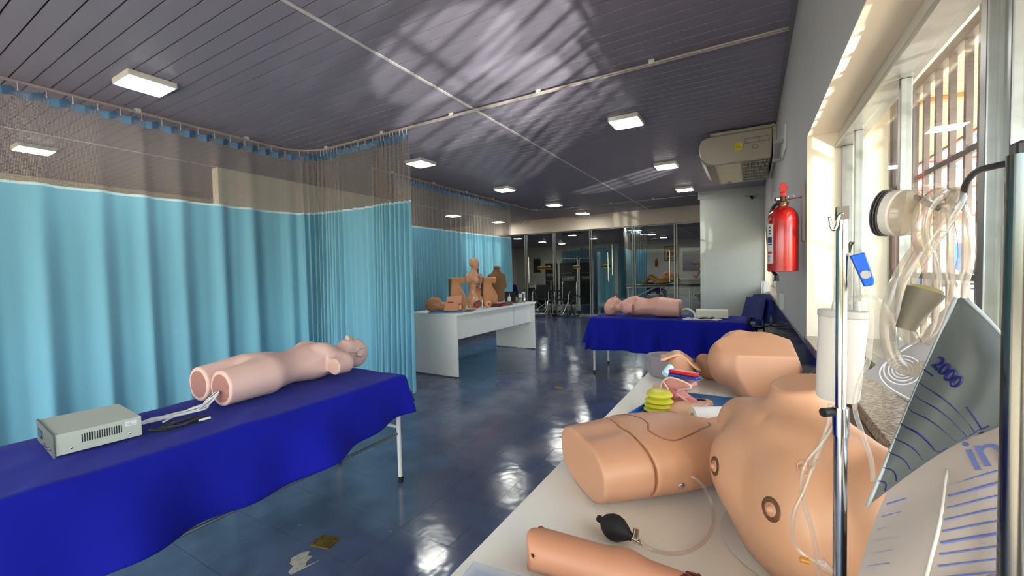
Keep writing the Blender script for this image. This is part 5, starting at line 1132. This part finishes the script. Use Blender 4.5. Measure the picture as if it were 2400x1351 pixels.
# ---- pelvic section model
pm = thing('pelvis_section', 'pink organ section model topped by a red and blue bar on the white table', 'anatomy model', (-.228, 1.66, TZ), -.35)
m_pk = M('tissue_pink', 'd98f86', .35, noise=.15, nscale=30); m_pk2 = M('tissue_pale', 'e4bfa8', .4); m_rd = M('artery_red', 'c3161c', .3); m_bl = M('vein_royal', '1f3f96', .3)
MB().box((-.055, -.045, .0), (.06, .045, .008)).build('base', M('model_base', '33251f', .5), pm, bevel=.002)
shell = [(-.06, .01), (.05, .008), (.055, .03), (.02, .045), (.0, .06), (.02, .075), (.055, .085), (.05, .10), (-.02, .112), (-.06, .09), (-.07, .05)]
sh_ = MB().prism(shell, lambda a, b: (a, -.028, b), lambda a, b: (a, .028, b)).build('section_block', m_pk, pm, bevel=.006, segs=3, smooth='auto')
MB().tube(spline([(x*.93, -.030, z) for x, z in shell], 3, True), .0042, 8, closed=True).build('section_rim', m_pk2, pm, smooth=True)
MB().ell((-.015, -.032, .05), (.026, .012, .018), 14, 8).build('bladder', M('tissue_rose', 'dd7f86', .3), pm, smooth=True); MB().ell((-.045, -.032, .035), (.012, .010, .012), 12, 8).build('gland', m_pk2, pm, smooth=True)
MB().tube(spline([(-.05, -.033, .09), (-.03, -.035, .06), (-.048, -.036, .03), (-.02, -.036, .016), (.03, -.036, .018)], 5), .0035, 8).build('duct', m_pk2, pm, smooth=True)
MB().cyl((.035, -.02, .035), (.075, -.025, .033), .011, n=16).build('muscle_stub', M('tissue_rose'), pm, smooth='auto')
MB().obox((.012, 0, .132), (.105, .036, .012), np.eye(3)).build('red_bar', m_rd, pm, bevel=.004); MB().obox((.014, -.002, .119), (.112, .040, .011), np.eye(3)).build('blue_bar', m_bl, pm, bevel=.004)
MB().cyl((-.052, -.022, .118), (-.048, .016, .142), .014, n=18).build('cut_vessel_end', M('vessel_pale', 'bfe0f2', .3), pm, smooth='auto', bevel=.002)
# ---- yellow fat models on a blue tray
m_yel = M('fat_yellow', 'd2c83a', .4, noise=.1, nscale=20)
ytr = thing('tray', 'small blue tray under the yellow disc models on the white table', 'tray', (-.285, 1.50, TZ), -.2)
MB().box((-.075, -.075, 0), (.075, .06, .006)).box((-.075, -.075, .006), (-.069, .06, .020)).box((.069, -.075, .006), (.075, .06, .020)).build('tray_body', M('tray_royal', '1c62b8', .35), ytr, bevel=.003)
def disc(lab, x, y, z, r, h):
    t = thing('fat_model', lab, 'anatomy model', (x, y, z), group='yellow disc models')
    MB().lathe([(.001, 0), (r*.75, 0), (r, h*.42), (r, h*.55), (r*.8, h*.92), (r*.6, h), (.001, h)], n=32, sy=.9).build('body', m_yel, t, smooth='auto')
for k, nm in enumerate(('lowest', 'second lowest', 'second highest', 'topmost')): disc('yellow disc model, %s of the stack of four on the white table' % nm, -.290+.002*k, 1.545, TZ+.0065+.0165*k, .050-(.004 if k == 3 else 0), .017+(.012 if k == 3 else 0))
disc('flat yellow-green disc model leaning in front of the stack', -.240, 1.435, TZ+.0065, .046, .024)
# ---- pads, mat and roll
mt = thing('mat', 'blue rubber mat under the skin pads beside the buttock trainer', 'mat', (-.13, 1.72, TZ)); MB().box((-.11, -.15, 0), (.13, .13, .004)).build('mat_sheet', M('mat_blue', '1d5f96', .6), mt, bevel=.001)
m_pad = M('pad_tan', 'c2946c', .5)
def hexpad(lab, x, y, rot, mark, mc):
    t = thing('skin_pad', lab, 'anatomy model', (x, y, TZ+.0045), rot); pg = [(-.055, -.01), (-.03, -.032), (.03, -.032), (.06, -.006), (.04, .03), (-.035, .032)]
    MB().prism(pg, lambda a, b: (a*.8, b*.8, 0), lambda a, b: (a*.72, b*.72, .018)).build('pad', m_pad, t, bevel=.003); MB().ell((0, 0, .018), (.022, .012, .004), 12, 6).build(mark, mc, t, smooth=True)
hexpad('tan faceted skin pad with a dark slot on the blue mat', -.165, 1.70, .3, 'slot', m_hole); hexpad('tan faceted skin pad with a red wound at the mat edge', -.105, 1.615, -.2, 'red_wound', M('wound_red', '9c2418', .3, noise=.5, nscale=150))
t = thing('injection_pad', 'round peach pad with a clear window lying before the red wound pad', 'anatomy model', (-.178, 1.55, TZ), -.2, scale=1.12)
iso('body', lambda P: smax(s_ell(P, (0, 0, .012), (.085, .058, .034)), .001-P[..., 2], .002), (-.1, -.07, -.005), (.1, .07, .06), .005, M('pad_peach', 'e2b08e', .4), t); MB().box((-.0, -.012, .038), (.045, .022, .049)).build('clear_window', M('window_pink', 'd3a698', .15), t, bevel=.003)
MB().tube([(.083*math.cos(a), .056*math.sin(a), .020) for a in np.linspace(0, 2*pi, 30)[:-1]], .004, 6, closed=True).build('rim', M('pad_rim', 'cf9a72', .45), t, smooth=True)
t = thing('gauze_roll', 'white gauze roll tucked behind the left side of the big chest model', 'roll', (-.10, 1.50, TZ+.0325), .5, scale=1.12)
MB().tube([(-.065, 0, 0), (.07, 0, 0)], .028, 24).build('gauze', M('gauze_white', 'e6e1d8', .8, bump=.2, bscale=300), t, smooth='auto'); MB().tube([(-.068, 0, 0), (-.0655, 0, 0)], .012, 16).build('core_end', M('pad_tan'), t)
# ============================================================= DRIP STANDS, BAGS AND TUBES
m_chr = M('polished_steel', 'b9b7b2', .10, metal=1)
m_clr = glass_mat('clear_pvc', 'f7f4ee', 2.4, .06, op=.12); m_thick = glass_mat('thick_clear_tube', 'efe8de', 3.0, .10, op=.22)
st1 = thing('drip_stand', 'slim chrome drip stand with a small hook standing on the white table', 'drip stand', (.091, .60, TZ))
MB().lathe([(.001, 0), (.046, 0), (.048, .004), (.040, .009), (.010, .012), (.001, .012)], c=(.091, .60, TZ), n=28).build('base', m_chr, st1, world=True, smooth='auto')
MB().cyl((.091, .60, TZ+.012), (.091, .60, 1.085), .0068, n=20).build('lower_pole', m_chr, st1, world=True, smooth='auto')
MB().cyl((.091, .60, 1.085), (.091, .60, 1.330), .0054, n=20).box((.0855, .5945, 1.322), (.0965, .6055, 1.337)).build('upper_pole', m_chr, st1, world=True, smooth='auto')
MB().cyl((.091, .60, 1.073), (.091, .60, 1.106), .0080, n=20).build('clamp_collar', m_chr, st1, world=True, smooth='auto')
MB().cyl((.083, .598, 1.100), (.073, .590, 1.100), .0052, n=14).build('clamp_knob', m_blk, st1, world=True, smooth='auto')
Y1 = .594
MB().tube(spline([at(1976, 500, y=Y1), at(1966, 507, y=Y1), at(1961, 530, y=Y1), at(1953, 539, y=Y1), at(1948, 530, y=Y1), at(1944, 508, y=Y1)], 6), .0017, 8).build('hook', m_chr, st1, world=True, smooth=True)
# ---- white burette hanging on its lines
YC = .655
br_ = thing('drip_chamber', 'white capped drip chamber hanging behind the slim stand, in front of the chest model', 'drip chamber', tuple(at(1968, 830, y=YC)))
tc = at(1976, 735, y=YC); bc = at(1962, 935, y=YC); dv = unit(bc-tc); Lc = np.linalg.norm(bc-tc)
MB().tube([tc, tc+dv*.004, bc-dv*.004, bc], [.0240, .0250, .0225, .0205], 32).build('chamber', M('milky_chamber', 'e6dcd2', .35, trans=.25), br_, world=True, smooth='auto')
MB().tube([tc-dv*.004, tc+dv*.0045], [.0262, .0262], 32).build('cap', M('cap_grey', 'bdb6ae', .4), br_, world=True, smooth='auto', bevel=.001)
for u in (1957, 2010): p = at(u, 722, y=YC); MB().cyl(p+dv*.004, p-dv*.008, .0042, .0030, n=12).build('port', M('milky_chamber'), br_, world=True, smooth='auto')
tbs = thing('infusion_line', 'thin clear tubes looping from the drip chamber over the chest model', 'tube', tuple(at(1940, 1150, y=.62)))
def line(pts, y, r=.0022, nm='tube', m=m_clr, par=tbs, n=8): MB().tube(spline([at(p[0], p[1], y=(p[2] if len(p) > 2 else y)) for p in pts], n), r, 9).build(nm, m, par, world=True, smooth=True)
line([(1957, 716), (1960, 660), (1972, 610), (1990, 592)], .655, .0014); line([(1990, 592), (2003, 630), (2010, 680), (2010, 716)], .655, .0014)
line([(1952, 716), (1965, 690), (1985, 625), (1994, 592)], .650, .0012)
line([(2032, 678), (2042, 730), (2040, 800), (2034, 850), (2012, 905), (2004, 960), (2022, 1020), (2042, 1080), (2046, 1130)], .60, .0024)
line([(1988, 715), (2000, 700), (2040, 695), (2075, 720), (2110, 790)], .62, .0020)
line([(1947, 948), (1942, 990), (1925, 1040), (1908, 1085)], .63, .0030)
line([(1962, 985), (1930, 1035), (1890, 1085), (1878, 1130), (1884, 1180), (1902, 1240), (1914, 1300), (1920, 1351), (1926, 1420)], .60, .0025)
line([(1905, 1095), (1885, 1150), (1862, 1200), (1857, 1250), (1872, 1290), (1905, 1315), (1935, 1330)], .58, .0022)
for a, b, r in (((1911, 1078), (1905, 1100), .0040), ((1925, 1318), (1955, 1350), .0060)): MB().cyl(at(*a, y=.60), at(*b, y=.60), r, r*.7, n=14).build('connector', m_clr, tbs, world=True, smooth='auto')
MB().cyl(at(1875, 1311, y=.575), at(1896, 1317, y=.575), .0032, n=12).build('amber_cap', M('amber', 'b4701e', .3), tbs, world=True, smooth='auto')
MB().tube(spline([at(1992, 592, y=.64), at(1991, 572, y=.63), at(1996, 568, y=.63)], 4), .0010, 6).tube(spline([at(1992, 590, y=.64), at(1996, 575, y=.635), at(2001, 568, y=.63)], 4), .0010, 6).build('wire_tie', M('dark_wire', '4a4540', .5), tbs, world=True)
rc = thing('roller_clamp', 'bright blue roller clamp hanging on the line right of the slim stand', 'clamp', tuple(at(2020, 630, y=.60)))
c4 = [at(1992, 600, y=.60), at(2025, 592, y=.60), at(2047, 655, y=.60), at(2046, 668, y=.60), at(2026, 673, y=.60)]
V = [p+np.array([0, s_*.005, 0]) for s_ in (-1, 1) for p in c4]; n5 = 5
MB().add(V, [(4, 3, 2, 1, 0), (5, 6, 7, 8, 9)]+[(i, (i+1) % 5, (i+1) % 5+5, i+5) for i in range(5)]).build('clamp_body', M('bright_blue', '0a5fd6', .35), rc, world=True, bevel=.0012)
MB().cyl(at(2029, 644, y=.592), at(2029, 644, y=.608), .0046, n=20).build('roller', M('roller_grey', 'b6b4b0', .5), rc, world=True, smooth='auto')
# ---- second stand at the right edge
YP = .375; st2 = thing('drip_stand', 'thicker chrome pole with a dark hook arm at the right edge of the photo', 'drip stand', (.143, YP, 0))
for k in range(4):
    a = k*pi/2+.4; MB().tube(spline([(.143, YP, .09), (.143+.035*math.cos(a), YP+.035*math.sin(a), .075), (.143+.05*math.cos(a), YP+.05*math.sin(a), .0)], 4), .009, 8).build('leg', m_chr, st2, world=True, smooth=True)
MB().cyl((.143, YP, .08), (.143, YP, 1.052), .0088, n=20).build('lower_pole', M('worn_chrome', '77756f', .2, metal=1), st2, world=True, smooth='auto')
MB().cyl((.143, YP, 1.052), (.143, YP, 1.335), 0.0068, n=20).build('upper_pole', M('worn_chrome', '77756f', .2, metal=1), st2, world=True, smooth='auto')
m_dk = M('dark_painted_steel', '3b3638', .35, metal=.4)
MB().box((.139, YP-.006, 1.20), (.151, YP+.006, 1.343)).build('head_block', m_dk, st2, world=True, bevel=.002)
MB().cyl((.143, YP, 1.035), (.143, YP, 1.066), .0108, n=20).build('clamp_collar', m_chr, st2, world=True, smooth='auto'); MB().cyl((.150, YP-.006, 1.048), (.166, YP-.012, 1.048), .010, n=14).build('clamp_knob', m_blk, st2, world=True, smooth='auto')
line([(2378, 380), (2330, 390, .385), (2290, 402, .40), (2266, 428, .415), (2258, 460, .425), (2250, 488, .43), (2235, 498, .43)], YP, .0021, 'hook', m_dk, st2); line([(2235, 498), (2210, 492), (2180, 480), (2150, 464), (2118, 461)], .43, .0021, 'hook', m_dk, st2)
# ---- tape roll on the hook
tr_ = thing('tape_roll', 'squat roll with white face and black ribbed side hanging on the hook arm', 'roll', tuple(at(2100, 498, y=.43)))
p0 = at(2064, 500, y=.434); p1 = at(2088, 500, y=.43); p2 = at(2118, 500, y=.424); p3 = at(2136, 500, y=.421)
MB().tube([p0, p1], [.0162, .0178], 30).build('black_rim', M('black_plastic'), tr_, world=True, smooth='auto', bevel=.001); MB().tube([p1, p2], [.0172, .0178], 30).build('white_face', M('tape_white', 'cfc8bc', .6), tr_, world=True, smooth='auto', bevel=.001); MB().tube([p2, p3], [.0175, .0165], 30).build('clear_ring', m_thick, tr_, world=True, smooth='auto')
for k in range(3): q = p0+(p1-p0)*(.2+.3*k); MB().tube([q, q+unit(p1-p0)*.0008], [.0182, .0182], 30).build('rim_groove', M('rim_grey', '4b4745', .5), tr_, world=True)
# ---- coiled drainage tube
dt = thing('drainage_tube', 'thick clear drainage tube coiled over the hook in front of the window', 'tube', tuple(at(2220, 460, y=.43)))
YT = .425
line([(2212, 470, .437), (2206, 456, .430), (2190, 462, .420), (2162, 500, .416), (2158, 560, .416), (2180, 620, .42), (2186, 690, .425), (2172, 760, .43), (2152, 792, .432), (2132, 788, .43), (2118, 740, .425), (2126, 660, .42), (2170, 580, .418), (2205, 530, .418), (2235, 480, .42), (2244, 458, .426), (2240, 466, .438)], YT, .0052, 'coil', m_thick, dt)
line([(2240, 468, .436), (2228, 456, .430), (2205, 480, .440), (2170, 560, .441), (2115, 640, .443), (2086, 720, .443), (2082, 790, .443), (2098, 845, .443), (2135, 868, .443), (2172, 862, .444)], YT, .0054, 'coil', m_thick, dt)
line([(2246, 480, .432), (2262, 540, .428), (2266, 600, .428), (2252, 660, .430), (2240, 706, .434)], YT, .0048, 'coil', m_thick, dt)
line([(2208, 478, .428), (2214, 540, .426), (2216, 620, .426), (2222, 700, .430), (2205, 770, .434), (2165, 800, .438)], YT, .0048, 'coil', m_thick, dt)
fn_ = [at(2122, 772, y=.412), at(2134, 745, y=.412), at(2150, 715, y=.411), at(2166, 690, y=.410), at(2171, 681, y=.410)]
MB().tube(fn_, [.0058, .0064, .0088, .0106, .0110], 24).build('funnel_connector', M('funnel_grey_green', '6d6453', .55), dt, world=True, smooth='auto')
MB().tube([at(2172, 680, y=.4095), at(2173, 678, y=.4093)], [.0092, .0092], 20).build('funnel_mouth', M('funnel_inner', '9c8a52', .5), dt, world=True)
# ---- urine bags
def sheet(corners, nu, nv, bulge, y0, name, mat, par, th=.0012, sub=None):
    (a, b, c, d) = corners                          # photo corners: top-left, top-right, bottom-right, bottom-left
    def f(u, v):
        p = np.array(a)*(1-u)*(1-v)+np.array(b)*u*(1-v)+np.array(c)*u*v+np.array(d)*(1-u)*v
        if sub: p = p+np.array(sub(u, v))
        yy = y0-bulge*math.sin(pi*u)*math.sin(pi*min(1, v*1.0)) + .004*math.sin(5*v+3*u)
        return at(p[0], p[1], y=yy)
    MB().slab(f, nu, nv, th).build(name, mat, par, world=True, smooth='auto'); return f
m_bag = glass_mat('bag_vinyl_grey', '8b8f8d', .7, .25, op=.75); m_bagw = glass_mat('bag_vinyl_white', 'cfc4bc', .6, .3, op=.88); m_navyink = M('navy_ink', '121660', .5); m_blurink = M('faded_blue_ink', '6a72a8', .6)
bg1 = thing('urine_bag', 'grey vinyl urine bag with blue scale reading 2000, folded over the lower bag', 'bag', tuple(at(2240, 700, y=.44)))
YB1 = .405
fbag = sheet([(2238, 698), (2262, 700), (2362, 980), (2032, 1185)], 16, 20, .020, YB1, 'bag_sheet', m_bag, bg1, sub=lambda u, v: (62*math.sin(pi*v)*u, -10*math.sin(pi*u)*v*2))
MB().tube([np.array(fbag(0, v/20))-[0, .0015, 0] for v in range(21)], .0013, 6).build('welded_edge', M('edge_vinyl', 'aab0b0', .3), bg1, world=True, smooth=True); MB().tube([np.array(fbag(1, v/20))-[0, .0015, 0] for v in range(21)], .0013, 6).build('welded_edge', M('edge_vinyl'), bg1, world=True, smooth=True)
scal = [((2166, 867), (2310, 1022), 1), ((2151, 898), (2296, 1030), 0), ((2137, 928), (2278, 1042), 0), ((2122, 960), (2252, 1056), 0), ((2110, 996), (2205, 1082), 2), ((2096, 1030), (2172, 1100), 0), ((2082, 1062), (2138, 1118), 0), ((2070, 1097), (2100, 1135), 0), ((2056, 1128), (2072, 1155), 0)]
def onbag(u, v, off=.0022):
    best = None                                     # invert the sheet roughly
    p = np.array([u, v], float); U = V_ = .5
    def pix(U, V_):
        a, b, c, d = [np.array(q, float) for q in ((2238, 698), (2262, 700), (2362, 980), (2032, 1185))]
        return a*(1-U)*(1-V_)+b*U*(1-V_)+c*U*V_+d*(1-U)*V_+np.array([62*math.sin(pi*V_)*U, -10*math.sin(pi*U)*V_*2])
    for _ in range(25):
        r = pix(U, V_)-p; e = 1e-4; J = np.stack([(pix(U+e, V_)-pix(U, V_))/e, (pix(U, V_+e)-pix(U, V_))/e], 1); dlt = np.linalg.lstsq(J, -r, rcond=None)[0]; U = min(1, max(0, U+dlt[0])); V_ = min(1, max(0, V_+dlt[1]))
    q = np.array(fbag(U, V_)); return q-off*unit(q-EYE)
for a, b, k in scal:
    a = np.array(a, float); b = np.array(b, float); nrm = np.array([b[1]-a[1], a[0]-b[0]]); nrm /= np.linalg.norm(nrm)
    if k == 1: segs = [(0, .12), (.62, 1.0)]
    else: segs = [(0, 1)]
    for s0, s1 in segs:
        P = [onbag(*(a+(b-a)*t+nrm*14*math.sin(pi*t))) for t in np.linspace(s0, s1, 10)]
        MB().tube(P, 00.0007 if k else .00042, 5).build('scale_mark', m_navyink, bg1, world=True)
o = onbag(2218, 874, .003); dx = onbag(2240, 897, .003)-onbag(2196, 851, .003); up_ = onbag(2232, 862, .003)-onbag(2205, 886, .003)
text('scale_number', '2000', .0130, m_navyink, frame(o, dx, up_), bg1)
bg2 = thing('urine_bag', 'milky white urine bag with faint blue lines at the lower right corner', 'bag', tuple(at(2200, 1200, y=.40)))
YB2 = .418; c2_ = [(2100, 1098), (2460, 960), (2480, 1480), (1985, 1480)]
f2 = sheet(c2_, 18, 18, .030, YB2, 'bag_sheet', m_bagw, bg2, th=.0016, sub=lambda u, v: (-10*math.sin(pi*v), 0))
MB().tube([np.array(f2(.36+.02*math.sin(6*v/16), .12+v/18))-[0, .002, 0] for v in range(15)], .0012, 6).build('weld_line', M('edge_milk', 'e3dcd4', .4), bg2, world=True, smooth=True)
for k in range(10):
    V0 = .20+.062*k; P = [np.array(f2(U, V0+.05*(U-.4)+.012*math.sin(6*U)))-[0, .0022, 0] for U in np.linspace(.40, .96, 14)]
    MB().tube(P, .0006 if k % 4 != 1 else .0009, 5).build('scale_mark', m_blurink, bg2, world=True)
for k in range(6):
    V0 = .22+.075*k; P = [np.array(f2(U, V0-.03*U))-[0, .0022, 0] for U in np.linspace(.02, .14, 6)]; MB().tube(P, .0006, 5).build('scale_mark', m_blurink, bg2, world=True)
for s_, u_x, v_y, sz in (('i', .50, .085, .034), ('n', .615, .090, .034)):
    o = np.array(f2(u_x, v_y))-np.array([0, .0028, 0]); dx = np.array(f2(u_x+.05, v_y+.012))-np.array(f2(u_x-.05, v_y-.006)); dy = np.array(f2(u_x, v_y-.04))-np.array(f2(u_x, v_y+.04)); text('printed_letter', s_, sz, m_blurink, frame(o, dx, dy), bg2)
cdp = thing('drain_card', 'translucent white quilted pouch with embossed rings behind the coiled tube', 'pouch', tuple(at(2100, 870, y=.47)))
fc = sheet([(2150, 790), (2225, 715), (2235, 1000), (2022, 878)], 10, 10, .004, .46, 'pouch_sheet', glass_mat('pouch_vinyl', 'cfcbcc', 1.2, .2, op=.8), cdp)
for r in (14, 22, 30, 40): MB().tube([at(2115+r*math.cos(a)*1.1, 868+r*math.sin(a)*.85, y=.4515) for a in np.linspace(0, 2*pi, 26)[:-1]], .0006, 5, closed=True).build('embossed_ring', M('emboss', 'e2dedd', .3), cdp, world=True, smooth=True)
MB().tube(spline([at(2150, 800, y=.452), at(2090, 838, y=.452), at(2062, 872, y=.452), at(2080, 905, y=.452), at(2130, 935, y=.452), at(2160, 950, y=.452)], 6), .0007, 5).build('embossed_line', M('emboss'), cdp, world=True, smooth=True)
# ============================================================= OUTSIDE THE WINDOWS
GZ = -.35
MB().box((XO+.001, -14, GZ-.1), (4.2, 40, GZ)).build('pavement', M('concrete_pavement', 'aca08e', .8, noise=.15, nscale=1.5), kind='structure')
MB().box((4.2, -14, GZ-.14), (60, 90, GZ-.08)).build('street', M('asphalt', '9a9590', .85, noise=.15, nscale=2), kind='structure')
MB().box((-20, 24.3, GZ-.15), (4.2, 90, GZ-.1)).build('ground', M('far_ground', 'a8a196', .9), kind='structure')
MB().box((-20, -14, GZ-.16), (4.2, YK-.2, GZ-.101)).build('forecourt', M('concrete_pavement'), kind='structure')
MB().box((4.2, -14, GZ-.12), (4.34, 40, GZ+.02)).build('kerb', M('kerb_stone', 'd6d0c4', .8), kind='structure', bevel=.01)
# eave over the pavement: soffit of narrow white boards and a brown fascia
ev = thing('eave', 'white boarded eave with brown edge above the pavement outside the windows', 'eave', (1.3, 3, 2.6))
m_sof = M('soffit_board', 'cfbd9f', .6); k = 0; y = -3.0
MB().box((XO, -3, 2.625), (1.95, 14, 2.70)).build('roof_deck', M('roof_deck', 'b08a5a', .7), ev, world=True)
sb = MB().box((XO+.003, 0, 2.6), (1.93, .110, 2.624)).build('soffit_board', m_sof, ev, world=True)
while y < 14:
    c = sb.copy(); COL.objects.link(c); c.matrix_parent_inverse = root_m(ev).inverted(); c.location = (0, y, 0); y += .118
bpy.data.objects.remove(sb)
MB().box((1.932, -3, 2.585), (1.96, 14, 2.75)).build('fascia', M('brown_fascia', '8a5a3c', .6), ev, world=True)
for y in (4.6, 7.8):
    MB().box((1.2, y, 2.565), (1.5, y+.09, 2.599)).build('eave_light', M('eave_fitting', 'c79b66', .5), ev, world=True, bevel=.005)
# apartment block across the street
m_fac = M('pink_white_facade', 'f3e4da', .8); m_band = M('red_band', 'c0504e', .7); m_wf = M('facade_window', '6f8f92', .2); m_wfr = M('facade_frame', 'f6f2ea', .6)
YF = 60
bl = thing('apartment_block', 'tall pale apartment block with red floor bands across the street', 'building', (19, YF, GZ))
MB().box((10.5, YF, GZ), (34, YF+9, 21)).build('facade', m_fac, bl, world=True)
for z in (6.3, 9.2, 12.1, 15.0, 17.9): MB().box((10.3, YF-.9, z-.22), (34, YF+.1, z+.1)).build('floor_band', m_band, bl, world=True)
for r, z in enumerate((6.9, 9.8, 12.7, 15.6)):
    for c_ in range(9):
        x = 11.2+c_*1.75; wd = .62 if c_ % 3 else .95; h0 = z+.35 if c_ % 3 else z
        wn = MB().box((x-wd/2-.08, YF-.07, h0-.08), (x+wd/2+.08, YF-.001, h0+1.28)).build('window_frame', m_wfr, bl, world=True)
        MB().box((x-wd/2, YF-.09, h0), (x+wd/2, YF-.071, h0+1.2)).build('pane', m_wf, wn)
    MB().box((12.6, YF-.85, z-.6), (15.0, YF-.80, z+.25)).build('balcony_rail', m_wfr, bl, world=True)
# shops at its foot
sh = thing('shop_row', 'low row of shops with a white sign and blue shutter across the street', 'shop', (16, 50, GZ))
MB().box((7.5, 50, GZ), (28, 54, 4.6)).build('shop_wall', M('shop_wall', 'e6d9cc', .8), sh, world=True)
MB().box((9.0, 49.8, 3.0), (20, 49.99, 4.5)).build('sign_board', M('white_sign', 'f7f5ef', .5), sh, world=True)
for i, x in enumerate((9.4, 11.6, 13.8)): MB().tube(spline([(x, 49.77, 3.7), (x+.5, 49.77, 4.1), (x+1.2, 49.77, 3.8), (x+.5, 49.77, 3.5), (x+1.5, 49.77, 3.3)]), .05, 5).build('sign_swoosh', M('sign_ink', '3f5560', .6), sh, world=True, smooth=True)
for i, (x, cc) in enumerate(((8.2, '6a55a0'), (9.6, 'd8762c'), (11.0, '5a4c88'), (12.6, 'c8662c'), (14.0, 'd9d2c8'), (15.7, '1f55b4'), (17.5, 'e08038'))):
    MB().box((x-.55, 49.85, GZ), (x+.55, 49.99, 2.9)).build('shutter', M('shutter_%s' % cc, cc, .6), sh, world=True)
def car(name, lab, x, y, c, rot=0, tall=1.5):
    t = thing(name, lab, 'car', (x, y, GZ-.08), rot); m = M('car_'+c, c, .25, coat=1)
    pr = [(-2.1,.35),(-2.1,.8),(-1.5,.95),(-1.0,tall-.05),(1.4,tall),(1.95,.98),(2.1,.9),(2.1,.35)]
    MB().prism(pr, lambda a, b: (-.85, a, b), lambda a, b: (.85, a, b)).build('body', m, t, bevel=.06)
    gl = [(-1.38,.98),(-.95,tall-.14),(1.3,tall-.1),(1.75,1.0)]
    for s_ in (-1, 1): MB().prism(gl, lambda a, b: (s_*.84, a, b), lambda a, b: (s_*.862, a, b)).build('side_window', M('car_glass', '2c3540', .1), t)
    MB().add([(-.7,-1.52,.98),(.7,-1.52,.98),(.66,-1.10,tall-.12),(-.66,-1.10,tall-.12)], [(0,1,2,3)]).build('windscreen', M('car_glass'), t)
    for s_ in (-1, 1):
        for q in (-1.3, 1.3): MB().cyl((s_*.70, q, .33), (s_*.90, q, .33), .33, n=16).build('wheel', M('tyre', '1a1a1a', .8), t)
car('parked_car', 'white hatchback parked at the kerb outside, beyond the hanging tubes', 4.9, 19.5, 'eceeee', 0, 1.55)
car('parked_car', 'beige car parked far down the street outside the barred window', 13.5, 38, 'b9a38c', .2, 1.4)
car('parked_car', 'orange car parked before the shops across the street', 16.5, 46, 'd9823c', 1.4, 1.4)
tr = thing('street_tree', 'small yellow green street tree seen past the window edge', 'tree', (5.6, 24, GZ))
MB().tube([(5.6, 24, GZ), (5.62, 24, .8), (5.55, 24.1, 1.7)], [.12, .09, .06], 8).build('trunk', M('bark', '6b5340', .9), tr, world=True, smooth=True)
lf = MB()
for i in range(900):
    d = unit(RNG.normal(size=3))*(.35+.75*RNG.random()**.5); c_ = np.array([5.6, 24.1, 2.05])+d*np.array([1, 1, .85]); a = unit(RNG.normal(size=3)); b_ = unit(np.cross(a, RNG.normal(size=3)))
    lf.add([c_-a*.09, c_+b_*.05, c_+a*.09, c_-b_*.05], [(0,1,2,3)])
lf.build('foliage', M('tree_leaf', 'a89a3a', .7, noise=.6, nscale=6, hex2='6d7a2c'), tr, world=True, kind='stuff')
